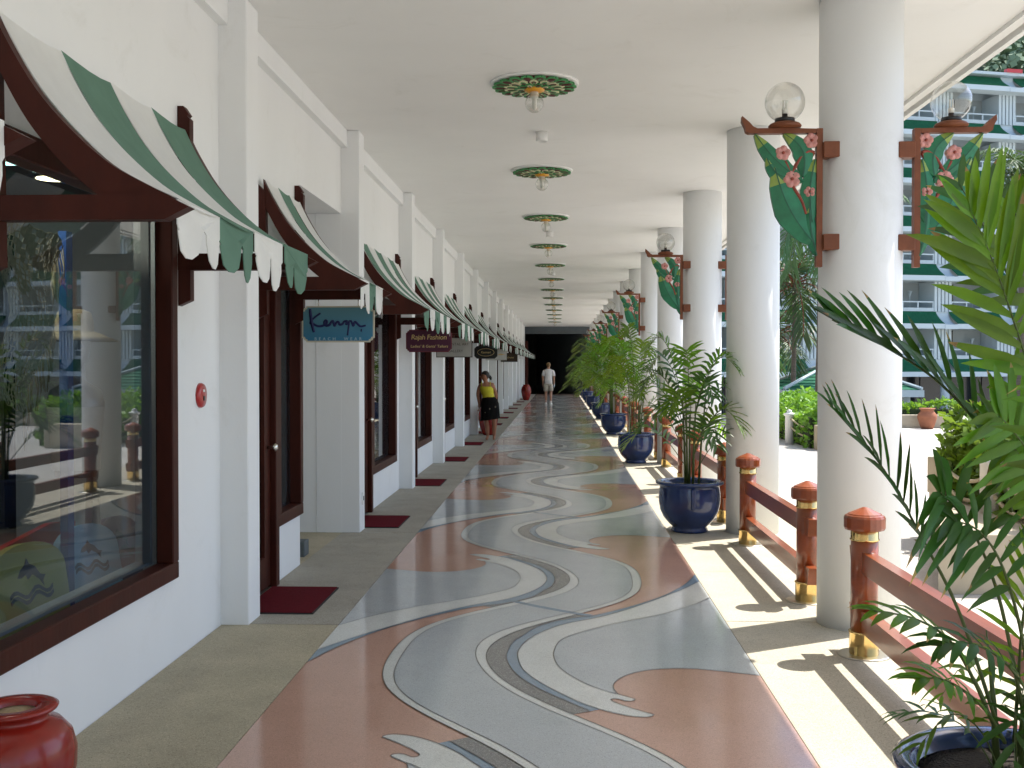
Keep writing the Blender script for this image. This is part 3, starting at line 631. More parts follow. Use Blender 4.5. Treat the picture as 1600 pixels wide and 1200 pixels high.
# ------------------------------------------------------------------ wooden railing sections between the columns
def rail_post(parent,y):
    p=MB().lathe([(.073,.12),(.073,.66)],24,(1.68,y,0)).build('post',M['rail'],parent)
    MB().lathe([(.066,.695),(.106,.70),(.111,.712),(.111,.765),(.104,.778),(.092,.782),(.09,.787),(.012,.822),(0,.823)],20,(1.68,y,0),smooth=False).build('cap',M['rail'],p)
    b=MB(); b.lathe([(.077,.005),(.08,.012),(.08,.125),(.084,.13),(.084,.138),(.074,.14)],20,(1.68,y,0),smooth=True); b.build('brass_collar',M['brass'],p); b=MB(); b.lathe([(.074,.638),(.079,.642),(.079,.648),(.0745,.652),(.0745,.69),(.066,.70)],20,(1.68,y,0),smooth=True); b.build('brass_collar',M['brass'],p)
    MB().lathe([(.142,.0045),(.142,.009),(.13,.012),(0,.012)],32,(1.68,y,0)).build('base_plate',M['steel'],p)
def railing(y0,y1,label):
    t=thing('wooden_railing',label,'railing',(0,0,0),0,'railing sections between the columns')
    rail_post(t,y0); rail_post(t,y1)
    for za,zb in ((.142,.258),(.466,.582)):
        MB().prism([(y0-.185,zb),(y0-.150,za),(y1+.150,za),(y1+.185,zb)],lambda a,c,u:(1.68+u,a,c),-.033,.033).build('rail',M['rail'],t)
for k in range(-3,NB-1):
    y0=COL0+BAY*k+.63; y1=COL0+BAY*(k+1)-.745
    lab=('red wooden railing section in front of the nearest column' if k==-1 else 'red wooden railing section behind the camera' if k<-1 else f'{ORD[k]} red wooden railing section beyond the nearest column')
    if k>=-2: railing(y0,y1,lab if k!=-2 else 'red wooden railing section beside the camera')
# ------------------------------------------------------------------ palms in blue pots
pp=[(.165,0),(.178,.012),(.172,.035),(.162,.052),(.195,.078),(.248,.14),(.280,.21),(.294,.29),(.294,.37),(.286,.425),(.284,.442),(.302,.455),(.325,.466),(.327,.482),(.312,.492),(.285,.49),(.268,.47),(.268,.43)]
potm=MB().lathe(pp,48).mesh('pot',M['pot']); lug=MB().box((-.022,-.305,.24),(.022,-.278,.44),bev=.01).mesh('handle_strap',M['pot'])
soilm=MB().lathe([(0,.452),(.12,.45),(.268,.44)],24).mesh('soil',M['soil'])
def leaflet(b,p,d,nrm,l,wd,droop,mi=0,fold=.25,seg=3,curl=0,tip=False):
    d=d.normalized(); s=d.cross(nrm).normalized(); n2=s.cross(d).normalized()
    prof=[(0,.35),(.3,1.0),(.65,.85),(.88,.4)]
    vs=[];fs=[]
    for t,wf in prof:
        c=p+d*(l*t)+Vector((0,0,-droop*l*t*t))+s*(curl*l*t*t)
        e=s*(wd*.5*wf); f=n2*(wd*.5*wf*fold)
        vs+= [c-e+f,c,c+e+f]
    vs.append(p+d*l+Vector((0,0,-droop*l*1.05))+s*(curl*l))
    for i in range(3):
        q=3*i; fs+= [(q,q+1,q+4,q+3),(q+1,q+2,q+5,q+4)]
    b.add(vs,fs,mi,True); k=len(b.v)-13
    for f in ((9,10,12),(10,11,12)): b.f.append(tuple(q+k for q in f)); b.m.append(1 if tip else mi); b.sm.append(True)
def frond(b,pts,n,L,wd,r,droop=.35,lift=.25,t0=.2,rach=.006,up=Vector((0,0,1)),a0=25,a1=62,mi=0,ml=None,fold=.25,gap=0,asym=1.0,smooth=8):
    C_=catmull(pts,smooth); N=len(C_); b.tube(C_[::2]+([C_[-1]] if (N-1)%2 else []),[rach*(1-.75*i/(len(C_[::2])+((N-1)%2)-1)) for i in range(len(C_[::2])+((N-1)%2))],5,mi=1)
    sink=[]
    for i in range(n):
        t=t0+(1-t0)*(i+.5)/n
        for s in (-1,1):
            tt=min(.999,max(0,t+r.uniform(-.012,.012)+(0 if s<0 else .4*(1-t0)/n))); f=tt*(N-1); k=int(f); p=C_[k].lerp(C_[min(k+1,N-1)],f-k)
            T=(C_[min(k+1,N-1)]-C_[max(k-1,0)]).normalized(); sd=T.cross(up)
            sd=sd.normalized() if sd.length>.05 else Vector((1,0,0)); nn=sd.cross(T).normalized()
            a=R(a0+(a1-a0)*((t-t0)/(1-t0))+r.uniform(-6,6)); 
            d=sd*s*math.cos(a)+T*math.sin(a)+nn*(lift+r.uniform(-.1,.1))
            u=(t-t0)/(1-t0); l=L*(.55+.45*math.sin(PI*min(1,.15+u*.8)))*(1-.35*max(0,u-.75)/.25)*r.uniform(.88,1.08)*(asym if s>0 else 1)
            tgt=b if ml is None else MB()
            leaflet(tgt,p,d,nn,l,wd*r.uniform(.85,1.1)*(.7+.3*math.sin(PI*min(1,.15+u*.8))),droop*r.uniform(.6,1.3),mi,fold,curl=r.uniform(-.09,.09),tip=r.random()<.35)
            if ml is not None: sink.append(tgt)
    return sink
def palm_thing(label,loc,build):
    t=thing('potted_palm',label,'potted palm',loc,0,'palms in blue glazed pots'); po=link('pot',potm,t); link('handle_strap',lug,po); o=link('handle_strap',lug,po); o.rotation_euler=(0,0,PI); link('soil',soilm,t)
    build(t); return t
def bush_palm(seed,h,spread,leafm,nf=20,L=.26,wd=.026,n=15,lean=(0,0)):
    def go(t):
        r=random.Random(seed); b=MB()
        for i in range(7):
            a=r.uniform(0,2*PI); q=r.uniform(.02,.11); x,y=math.cos(a)*q,math.sin(a)*q; hh=h*r.uniform(.35,.62)
            b.tube([(x,y,.44),(x*1.3,y*1.3,.44+hh*.5),(x*1.8,y*1.8,.44+hh)],[.012,.010,.006],6)
        b.build('canes',M['cane'],t)
        for i in range(nf):
            a=2*PI*i*.382+r.uniform(-.3,.3); u=(i+.5)/nf
            x,y=math.cos(a)*.06,math.sin(a)*.06; zb=.44+h*(.10+.45*u)*r.uniform(.8,1.1); ln=spread*r.uniform(.75,1.15)*(1-.3*u); zt=.44+h*(.30+.62*u)*r.uniform(.92,1.05)
            ca,sa=math.cos(a),math.sin(a)
            pts=[(x,y,zb),(x+ca*ln*.3+lean[0]*.3,y+sa*ln*.3,zb+(zt-zb)*.75),(x+ca*ln*.65+lean[0]*.6,y+sa*ln*.65,zt+.03*h),(x+ca*ln+lean[0],y+sa*ln+lean[1],zt-.10*h*(1-u*.6))]
            f=MB(); frond(f,pts,n,L*(1-.2*u),wd,r,droop=.28,lift=.28,t0=.22,rach=.005); f.build('frond',[leafm[i%len(leafm)],M['cane']],t)
    return go
pots=[(1.25,COL0+BAY*k,.0045) for k in (1,3,5,7,9,11,13)]
specs=[(21,1.52,.62,[M['leafd'],M['leaf']],18,.27,.033,13),(22,1.98,.66,[M['leaf'],M['leafy'],M['leaf']],15,.27,.030,16),(33,2.05,1.0,[M['leafy'],M['leafy'],M['leaf']],30,.32,.048,14),(14,2.1,1.0,[M['leafy'],M['leaf']],28,.32,.048,13),(15,1.7,.9,[M['leaf'],M['leafy']],22,.30,.03,14),(16,1.8,.9,[M['leaf']],20,.3,.03,13),(17,1.8,.9,[M['leaf']],18,.3,.03,12)]
plab=['dark green palm in blue pot beside the second column','tall slender palm in blue pot, second beyond the nearest column','bushy yellow-green palm in blue pot, third along the columns','fourth palm in blue pot along the columns, bushy','fifth palm in blue pot along the columns','sixth palm in blue pot along the columns','last palm in blue pot at the far end of the columns']
for i,(lo,sp_) in enumerate(zip(pots,specs)):
    palm_thing(plab[i],lo,bush_palm(*sp_,lean=(-.10 if i>=2 else 0,0)))
# near palm: fronds placed where the photograph shows them, leaflets as single pieces
NP=Vector((1.27,COL0-BAY-.02,.0045))
def near_palm(t):
    r=random.Random(5)
    def A(x,y,Y): return at(x,y,Y)-NP
    F=[ # points, n, L, width, droop, lift, t0, material, a0,a1, fold, up
     ([(1665,800,2.98),(1628,640,2.9),(1590,520,2.82),(1552,410,2.76),(1515,325,2.70)],13,.29,.037,.06,.08,.22,'leafb',44,70,.28,(0,-1,.15)),
     ([(1580,800,3.05),(1545,690,3.05),(1470,600,3.02),(1380,540,3.0),(1300,500,2.98)],13,.22,.042,.0,.25,.22,'leafd',56,80,.4,(.3,-.7,.8)),
     ([(1560,1140,3.03),(1500,960,3.0),(1440,840,2.98),(1375,725,2.96),(1300,636,2.94)],14,.18,.020,.12,.25,.42,'leafd',52,78,.4,(.2,-.7,1)),
     ([(1560,1150,3.0),(1515,1050,2.92),(1478,995,2.86),(1425,965,2.82),(1365,955,2.8)],8,.13,.026,.35,.1,.30,'leaf',28,70,.3,(0,-.4,1)),
     ([(1600,1120,3.0),(1565,950,2.95),(1530,850,2.9),(1490,790,2.86),(1468,770,2.84)],6,.24,.046,.45,.2,.45,'leafd',15,60,.25,(0,-.8,.5)),
     ([(1680,930,2.95),(1650,800,2.9),(1615,720,2.86),(1580,670,2.82),(1560,650,2.8)],8,.22,.036,.2,.1,.25,'leaf',20,60,.25,(0,-1,.3)),
     ([(1585,1160,3.05),(1590,1080,3.0),(1596,990,2.96),(1606,910,2.94),(1618,850,2.92)],12,.2,.014,.2,.1,.25,'leafy',40,70,.2,(0,-1,.1)),
     ([(1570,1160,3.0),(1540,1110,2.93),(1500,1075,2.88),(1465,1060,2.84),(1440,1062,2.82)],7,.13,.026,.35,.2,.30,'leaf',28,70,.3,(0,-.4,1)),
     ([(1640,560,3.3),(1600,480,3.3),(1560,400,3.3),(1525,330,3.3),(1500,290,3.3)],6,.20,.036,.1,.1,.3,'leafd',20,60,.25,(0,-1,.2)),
     ([(1660,1000,3.1),(1640,850,3.05),(1612,760,3.0),(1585,700,2.95),(1555,680,2.92)],9,.22,.034,.25,.2,.3,'leaf',20,62,.25,(0,-.8,.6)),
     ([(1620,1160,3.0),(1600,1010,2.95),(1568,890,2.9),(1530,830,2.86),(1485,812,2.82)],8,.20,.036,.35,.2,.4,'leafd',22,62,.3,(0,-.8,.6)),
     ([(1640,1120,3.1),(1650,900,3.1),(1640,760,3.1),(1612,660,3.05),(1575,600,3.0)],9,.25,.036,.2,.2,.42,'leaf',22,62,.3,(0,-.9,.4)),
     ([(1700,800,3.05),(1672,600,3.0),(1640,470,2.95),(1605,380,2.92),(1585,330,2.9)],9,.25,.036,.12,.1,.3,'leaf',20,60,.25,(0,-1,.2)),
     ([(1640,1180,2.95),(1610,1090,2.88),(1565,1030,2.84),(1515,1005,2.8),(1470,1010,2.78)],8,.16,.026,.35,.2,.3,'leafd',28,68,.3,(0,-.4,1)),
     ([(1600,1180,3.05),(1640,900,3.15),(1720,700,3.25),(1820,600,3.3),(1930,590,3.35)],16,.28,.034,.3,.2,.3,'leaf',22,62,.25,(0,0,1)),
     ([(1610,1180,3.1),(1650,800,3.4),(1690,560,3.6),(1740,430,3.8),(1800,380,4.0)],15,.28,.034,.3,.2,.3,'leaf',22,62,.25,(0,0,1)),
     ([(1590,1180,3.0),(1640,850,2.8),(1720,600,2.6),(1800,500,2.45),(1890,470,2.3)],15,.28,.034,.3,.2,.3,'leaf',22,62,.25,(0,0,1)),
     ([(1600,1170,3.0),(1700,1000,2.9),(1800,930,2.8),(1900,920,2.75)],14,.26,.03,.3,.2,.3,'leafd',22,62,.25,(0,0,1)),
    ]
    for i,(pts,n,L,wd,dr,li,t0,m,a0,a1,fo,up) in enumerate(F):
        pts=[A(*p) for p in pts]; b=MB()
        if i in (0,5,9): pts=[Vector((.04,.02,.45)),Vector((.16,.0,.72))]+pts; t0=t0*.6+.42
        sub=frond(b,pts,n,L,wd,r,droop=dr,lift=li,t0=t0,rach=.0062,up=Vector(up),a0=a0,a1=a1,mi=0,ml=True,fold=fo)
        fo_=b.build('frond',[M[m],M['cane']],t)
        for s in sub: s.build('leaflet',[M[m],M['leaftip']],fo_)
    b=MB()
    for x,y,h in [(.05,.03,.6),(-.03,.06,.4),(.09,-.05,.7),(.0,-.04,.35),(.1,.06,.55)]:
        b.tube([(x,y,.44),(x*1.2,y*1.2,.44+h*.5),(x*1.7,y*1.5,.44+h)],[.012,.008,.002],7)
    b.build('canes',M['cane'],t)
    for i in range(8): # small shoots at the soil
        a=i*.8+.3; f=MB(); ca,sa=math.cos(a),math.sin(a)
        frond(f,[(ca*.05,sa*.05,.45),(ca*.12,sa*.12,.56+.03*(i%3)),(ca*.22,sa*.22,.60+.05*(i%3)),(ca*.32,sa*.32,.58)],6,.12,.02,r,droop=.4,t0=.25,rach=.003); f.build('frond',[M['leafd'] if i%2 else M['leaf'],M['cane']],t)
palm_thing('large palm in blue pot in the bottom right corner',NP,near_palm)
# ------------------------------------------------------------------ courtyard: planters, hedges, bollards, ropes, gazebo
def hedge(label,x0,y0,x1,y1,z0,z1,n,seed,leaf=.07):
    r=random.Random(seed); t=thing('hedge',label,'hedge',((x0+x1)/2,(y0+y1)/2,z0)); hx,hy,h=(x1-x0)/2,(y1-y0)/2,z1-z0
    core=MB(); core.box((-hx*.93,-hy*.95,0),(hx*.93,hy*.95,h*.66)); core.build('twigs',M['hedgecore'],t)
    b=MB()
    for i in range(n):
        f=r.random(); x,y=r.uniform(-1,1),r.uniform(-1,1)
        top=h*(.82+.14*math.sin(3.1*x*hx+seed)+.13*math.sin(4.3*y*hy+1.3*seed)+.08*math.sin(11*y*hy+5*x*hx))
        if f<.55: p=Vector((x*hx,y*hy,top*r.uniform(.85,1.08)))
        else:
            s=r.choice((-1,1)); p=Vector((s*hx*r.uniform(.75,1.05),y*hy,top*r.uniform(.05,1))) if r.random()<.7 else Vector((x*hx,s*hy*r.uniform(.85,1.03),top*r.uniform(.05,1)))
        d=Vector((r.uniform(-1,1),r.uniform(-1,1),r.uniform(-.5,.9))).normalized(); s=d.cross(Vector((r.uniform(-1,1),r.uniform(-1,1),r.uniform(-1,1)))).normalized(); l=leaf*r.uniform(.6,1.3); wq=l*.28
        b.add([p,p+d*l*.5+s*wq,p+d*l,p+d*l*.5-s*wq],[(0,1,2,3)])
    b.build('leaves',M['hedge'],t); return t
def bollard(label,x,y,z,h):
    t=thing('bollard',label,'bollard',(x,y,z),0,'white bollards with ropes'); MB().lathe([(.085,0),(.085,h*.80),(.12,h*.84),(.12,h*.88),(.06,h*.90),(.05,h*.94),(.055,h*.97),(0,h)],16).build('shaft',M['bollard'],t)
    return t
def rope(label,a,b_,sag):
    a,b_=Vector(a),Vector(b_); pts=[a.lerp(b_,i/14)+Vector((0,0,-sag*4*(i/14)*(1-i/14))) for i in range(15)]
    c=a; o=MB().tube([p-c for p in pts],.017,8).build('rope',M['rope'],None,c); tag(o,label,'rope','ropes between the bollards')
PZ=.42
pl=thing('planter_wall','broad low beige planter wall behind the nearest palm','planter',(2.67,7.74,-.01))
MB().prism([(0,0),(9,0),(9,.28),(.10,.28)],lambda a,c,u:(a,c,u),0,PZ).build('front_wall',M['planter'],pl); MB().prism([(.105,.282),(1.0,.282),(1.0,2.7),(.84,2.7),(.80,2.25)],lambda a,c,u:(a,c,u),0,PZ-.003).build('ledge',M['planter'],pl); MB().box((1.001,.282,0),(9,2.7,PZ-.1)).build('soil_bed',M['soil'],pl)
tag(MB().box((-.05,-.13,0),(.05,.13,.34),bev=.008).build('end_block',M['planter'],None,(3.52,10.25,PZ-.012)),'small beige block at the end of the rope fence on the planter','block')
bollard('white bollard on the planter ledge behind the near palm',3.50,8.94,PZ-.014,.49)
bollard('white bollard on the planter ledge nearer the right edge, mostly hidden by palm',3.50,7.95,PZ-.014,.49)
rope('upper pale rope sagging from block to bollard on the planter',(3.5,10.1,PZ+.30),(3.5,9.0,PZ+.28),.10); rope('lower pale rope sagging from block to bollard on the planter',(3.5,10.1,PZ+.16),(3.5,9.0,PZ+.13),.12)
rope('upper pale rope right of the planter bollard',(3.5,8.88,PZ+.30),(3.5,8.0,PZ+.28),.09); rope('lower pale rope right of the planter bollard',(3.5,8.88,PZ+.14),(3.5,8.0,PZ+.13),.1)
hedge('leafy green hedge on the planter behind the rope',3.60,7.95,5.2,10.35,PZ-.12,1.06,15000,3,.105)
# far side of the court
tag(MB().box((0,0,0),(.9,.5,.47),bev=.01).build('stone_block',M['planter'],None,(4.93,20.75,-.01)),'beige stone block beside the hedge between the columns','block')
bollard('white bollard beside the hedge seen between the two nearest columns',4.72,22.5,-.01,.72)
bollard('white bollard hidden further along the hedge between the columns',4.72,24.6,-.01,.72)
rope('upper rope from the far bollard to the stone block',(4.74,22.42,.52),(5.2,21.25,.40),.12); rope('lower rope from the far bollard to the stone block',(4.74,22.42,.34),(5.2,21.25,.24),.12)
hedge('bright green hedge behind the far bollard between the columns',4.85,21.3,6.3,26.0,-.01,.88,6500,8,.12)
pw=thing('planter_wall','long low planter wall across the far side of the courtyard','planter',(6.2,28.55,-.01))
for i in range(9): MB().box((i*1.6,0,0),(i*1.6+1.59,.3,.34),bev=.01).build('wall_block',M['planter'],pw)
MB().box((0,.3,0),(14.4,1.0,.22)).build('soil_bed',M['soil'],pw)
hedge('row of low leafy plants on the far planter wall',6.3,28.85,20,29.5,.15,.62,6000,11,.14)
t=thing('terracotta_jar','terracotta jar standing against the far planter wall','jar',(9.42,28.2,-.01)); MB().lathe([(.14,0),(.18,.08),(.24,.28),(.235,.36),(.17,.44),(.16,.48),(.20,.52),(.19,.53),(.14,.52)],24).build('jar_body',M['terra'],t)
# gazebo
gy=35.0; gc=at(1332,610,33); gzb=-1.56
t=thing('gazebo','small garden pavilion with green tiled hip roof beyond the hedge','gazebo',(gc.x,gy,gzb))
HW=2.05; ze=.87-gzb; za=1.72-gzb
for s in range(4):
    a=s*PI/2; rot=Matrix.Rotation(a,3,'Z'); b=MB()
    n=9
    for i in range(n):
        u0,u1=i/n,(i+1)/n; w0,w1=HW*(1-u0),HW*(1-u1); z0=ze+(za-ze)*u0+.025; z1=ze+(za-ze)*u1
        P_=[(-w0,-w0,z0),(w0,-w0,z0),(w1,-w1,z1),(-w1,-w1,z1)]; Q=[(-w0,-w0,z0-.03),(w0,-w0,z0-.03)]
        V=[rot@Vector(p) for p in P_+Q]; b.add(V,[(0,1,2,3),(4,5,1,0)])
    b.build('roof_slope',M['gtile'],t)
    b=MB(); V=[rot@Vector(p) for p in [(-HW-.05,-HW-.05,ze-.2),(HW+.05,-HW-.05,ze-.2),(HW+.05,-HW-.05,ze+.01),(-HW-.05,-HW-.05,ze+.01),(-HW,-HW+.05,ze-.2),(HW,-HW+.05,ze-.2),(HW,-HW+.05,ze+.01),(-HW,-HW+.05,ze+.01)]]
    b.add(V,[(0,1,2,3),(4,5,6,7),(3,2,6,7),(0,1,5,4)]); b.build('fascia',M['hotel'],t)
    p0=rot@Vector((-HW,-HW,ze+.05)); MB().tube([p0,Vector((0,0,za+.05))],.055,6,smooth=False).build('hip_ridge',M['hotel'],t)
    p0=rot@Vector((-HW+.35,-HW+.35,0)); MB().lathe([(.11,0),(.11,ze)],14,(p0.x,p0.y,0)).build('post',M['hotel'],t)
MB().box((-HW+.1,-HW+.1,ze-.06),(HW-.1,HW-.1,ze-.02)).build('soffit',M['hotel'],t)
# ------------------------------------------------------------------ courtyard palms
def palm_tree(label,x,y,zb,zt,tr,nf,fl,seed,leafL=.75,red=False,group='palm trees in the courtyard'):
    r=random.Random(seed); t=thing('palm_tree',label,'palm tree',(x,y,zb),0,group); h=zt-zb
    b=MB(); n=22; b.tube([(.12*math.sin(i/n*2),0,h*i/n) for i in range(n+1)],[tr*(1.25-.4*i/n)*(1+.06*(i%2)) for i in range(n+1)],9); b.build('trunk',M['trunk'],t)
    tx=.12*math.sin(2)
    b=MB()
    for i in range(nf):
        a=2.4*i+r.uniform(-.2,.2); u=i/nf; el=R(80-115*u+r.uniform(-8,8)); ca,sa=math.cos(a),math.sin(a); L_=fl*r.uniform(.85,1.1)
        pts=[]; px=Vector((tx,0,h-.1)); e=el
        for s in range(5): pts.append(px.copy()); px=px+Vector((ca*math.cos(e),sa*math.cos(e),math.sin(e)))*L_/4; e-=R(24)
        frond(b,pts,22,leafL,.065,r,droop=.5,lift=.1,t0=.12,rach=.035,smooth=4)
    b.build('crown',[M['treel'],M['canered'] if red else M['cane']],t); return t
c=at(1276,500,31); palm_tree('tall ringed-trunk palm showing beside the nearest column',c.x,31,-1.55,at(1276,330,31).z,.095,18,2.3,3)
c=at(1235,500,33.5); palm_tree('drooping palm between the two nearest columns, left of the ringed trunk',c.x,33.5,-1.55,at(1235,440,33.5).z,.07,16,2.0,5,red=True)
c=at(1205,500,36); palm_tree('low palm partly hidden by the second column',c.x,36,-1.55,at(1205,520,36).z,.07,14,2.0,9,red=True)
c=at(1592,500,33); palm_tree('palm with feathery crown in front of the hotel at the right edge',c.x,33,-1.55,at(1580,275,33).z,.12,20,1.9,13)
c=at(1680,500,36); palm_tree('palm just outside the right edge in front of the hotel',c.x,36,-1.55,at(1680,330,36).z,.12,18,2.1,17)
# ------------------------------------------------------------------ hotel across the courtyard
hp=at(1458,572,68.5)
hot=thing('hotel_building','white hotel block with green tiled balcony roofs across the courtyard','building',(hp.x,hp.y,-1.55),R(15))
MOD=4.45; PIER=1.2; Z1=2.05+1.55; ST=2.95; NF=7
def sw(n=6): return [(1-math.cos(PI/2*i/n),math.sin(PI/2*i/n)) for i in range(n+1)]
b=MB(); r_=11
for i in range(r_):   # green skirt roof of barrel tiles in courses
    u0,u1=i/r_,(i+1)/r_; f=lambda u:-.95*(1-u)**1.5; z=lambda u:-.8*(1-u)
    b.add([(0,f(u0)-.02,z(u0)+.03),(MOD-PIER+.3,f(u0)-.02,z(u0)+.03),(MOD-PIER+.3,f(u1),z(u1)),(0,f(u1),z(u1)),(0,f(u0),z(u0)-.03),(MOD-PIER+.3,f(u0),z(u0)-.03)],[(0,1,2,3),(4,5,1,0)])
skm=b.mesh('skirt_roof',M['gtile'])
b=MB(); b.box((-.02,-.99,-1.10),(MOD-PIER+.32,-.05,-.80)); fam=b.mesh('fascia',M['hotel'])
b=MB(); b.box((0,-.06,0),(MOD-PIER,1.6,.22)); slm=b.mesh('balcony_slab',M['hotel'])
b=MB(); b.box((0,-.04,.55),(MOD-PIER,.04,.63))
for i in range(4): b.box((.02+i*(MOD-PIER-.1)/3,-.03,.22),(.10+i*(MOD-PIER-.1)/3,.03,.55))
rlm=b.mesh('railing',M['hotel'])
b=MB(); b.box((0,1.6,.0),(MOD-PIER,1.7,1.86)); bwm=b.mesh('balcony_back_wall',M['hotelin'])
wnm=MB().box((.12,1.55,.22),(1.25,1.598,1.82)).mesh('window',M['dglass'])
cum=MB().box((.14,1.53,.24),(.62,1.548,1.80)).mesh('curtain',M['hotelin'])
b=MB(); b.lathe([(.03,0),(.03,.75),(.16,1.1),(0,1.1)],10); lpm=b.mesh('balcony_lamp',M['hotel'])
b=MB()   # slotted pier for one storey
for i in range(5): b.box((.005+i*.2525,-.10,-.01),(.185+i*.2525,.12,1.88))
b.box((.03,.12,-.01),(PIER-.03,1.7,1.88)); prm=b.mesh('slotted_pier',M['hotel'])
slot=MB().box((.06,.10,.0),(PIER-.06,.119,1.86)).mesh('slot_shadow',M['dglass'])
b=MB()   # swooping cheek walls at skirt level
prof=[(0.0,.02)]+[(-1.02*(1-math.sin(PI/2*i/8)) ,-0.85+.87*(1-math.cos(PI/2*i/8)) ) for i in range(9)][::-1]+[(-1.02,-1.12),(.3,-1.12),(.3,.02)]
b.prism(prof,lambda a,c,u:(u,a,c),0,PIER-.3); chm=b.mesh('cheek_wall',M['hotel'])
for m_ in range(-5,8):
    x0=m_*MOD+PIER
    for i in range(NF):
        z=Z1+ST*i
        link('skirt_roof',skm,hot,(x0-.15,0,z)); link('fascia',fam,hot,(x0-.15,0,z)); link('cheek_wall',chm,hot,(x0-PIER+.15,0,z))
        if i<NF-1:
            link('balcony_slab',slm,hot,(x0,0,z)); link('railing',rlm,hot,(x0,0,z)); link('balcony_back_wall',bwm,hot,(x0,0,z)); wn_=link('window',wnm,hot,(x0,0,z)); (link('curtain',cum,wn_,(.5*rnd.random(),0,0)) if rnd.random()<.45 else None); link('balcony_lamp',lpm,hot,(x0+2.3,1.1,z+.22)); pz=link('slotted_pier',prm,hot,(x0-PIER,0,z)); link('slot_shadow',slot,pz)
    MB().lathe([(.28,-.0),(.28,2.55)],14,(x0-.6,-.35,0)).build('ground_column',M['hotel'],hot)
    MB().box((x0-PIER+.1,1.5,0),(x0+MOD-PIER,1.6,2.5)).build('ground_window',M['dglass'],hot)
zt=Z1+ST*(NF-1)
b=MB(); b.box((-5*MOD,-.35,zt+.02),(8*MOD,14,zt+.12)); b.box((-5*MOD,-.5,zt+.03),(8*MOD,-.35,zt+.2)); b.build('parapet',M['hotel'],hot)
MB().box((-5*MOD,1.7,0),(8*MOD,14,zt+.02)).build('core_wall',M['hotel'],hot)
MB().box((1*MOD+.1,-1.2,Z1+.2),(1*MOD+PIER-.1,-.12,zt+1.0)).build('projecting_pier',M['hotel'],hot) if False else None
MB().box((1*MOD+.2,-.6,zt+.2),(1*MOD+1.3,-.3,zt+.42)).build('roof_sign_box',M['alarm'],hot)
# ------------------------------------------------------------------ near shop window display
M['straw']=mat('straw_hat',(.42,.33,.20),.8,var=.15,vscale=60,bump=.4,bscale=200); M['lace']=mat('crochet_thread',(.62,.52,.35),.85,var=.2,vscale=80)
M['silver']=mat('mannequin_silver',(.35,.36,.36),.3,metal=.7); M['lacew']=mat('white_lace',(.7,.68,.62),.8,var=.1,vscale=60,bump=.5,bscale=300)
M['byellow']=mat('bodyboard_yellow',(.62,.55,.12),.45); M['bblue']=mat('bodyboard_pale_blue',(.45,.74,.95),.45); M['bpink']=mat('bodyboard_mauve',(.22,.09,.17),.45); M['bred']=mat('board_red',(.65,.03,.03),.4); M['bnavy']=mat('blue_panel',(.02,.09,.33),.4); M['ink']=mat('board_print',(.05,.05,.06),.5)
M['lampon']=mat('shop_lamp_lit',(.9,.7,.4),.4,emit=((1,.78,.42),9)); M['lampgreen']=mat('shop_lamp_green',(.6,.8,.7),.4,emit=((.55,.95,.75),4))
tag(MB().box((-.5,-1.35,0),(.5,1.35,.28)).build('display_plinth',M['shop'],None,(-2.78,5.1,0)),'low dark display plinth inside the near shop window','plinth')
def board(label,m,y,x,z,w_,h_,lean,ry,print_=True,extra=True):
    t=thing('bodyboard',label,'bodyboard',(x,y,z),0,'bodyboards in the near shop window')
    out=[(-w_*.44,0),(-w_*.5,h_*.45)]+[(-w_*.5*math.cos(PI*i/12),h_*(.72+.28*math.sin(PI*i/12))) for i in range(13)]+[(w_*.5,h_*.45),(w_*.44,0)]
    MB().prism(out,lambda a,c,u:(u,a,c),-.025,.025).build('board',m,t)
    if print_:
        b=MB()
        for q in range(2):
            top=[(-w_*.28+w_*.56*i/12,h_*(.56-.05*q)+.018*math.sin(i*1.05)) for i in range(13)]
            b.prism(top+[(a,c-.018) for a,c in rv(top)],lambda a,c,u:(u,a,c),.0255,.028)
        b.build('wave_print',M['ink'],t)
        dol=[(-.10,0),(-.07,.035),(-.03,.055),(-.01,.085),(.005,.055),(.05,.035),(.085,-.01),(.125,-.02),(.10,-.045),(.105,-.075),(.075,-.035),(.02,.0),(-.02,-.02),(-.03,.005),(-.075,-.005)]
        k=w_/.5*.8; MB().prism([(a*k,c*k+h_*.70) for a,c in dol],lambda a,c,u:(u,a,c),.0255,.028).build('dolphin_print',M['ink'],t)
    t.rotation_euler=(0,lean,ry); return t
board('yellow bodyboard with dolphin print at the left of the shop window',M['byellow'],4.88,-2.42,.285,.58,.50,-.16,-.12)
board('pale blue bodyboard with dolphin and waves leaning in the shop window',M['bblue'],5.62,-2.46,.285,.42,.48,-.2,-.35)
board('mauve bodyboard behind the pale blue board',M['bpink'],6.22,-2.55,.285,.42,.44,-.2,-.2)
tag(MB().prism([(-.6,0),(-.2,.10),(.3,.15),(.6,.12),(.6,0)],lambda a,c,u:(u,a,c),-.02,.02).build('red_board',M['bred'],None,(-2.9,5.7,.56)),'red board lying across the back of the window display','board')
tag(MB().box((-.02,-.035,0),(.02,.035,2.0)).build('blue_panel',M['bnavy'],None,(-2.52,5.42,.285)),'tall narrow blue panel standing in the shop window','panel')
tag(MB().prism([(-.05,0),(-.06,.4),(-.03,.75),(0,.82),(.03,.75),(.06,.4),(.05,0)],lambda a,c,u:(u,a,c),-.02,.02).build('surfboard',M['curtain'],None,(-2.62,5.95,.285)),'slim pale board standing upright in the shop window','board')
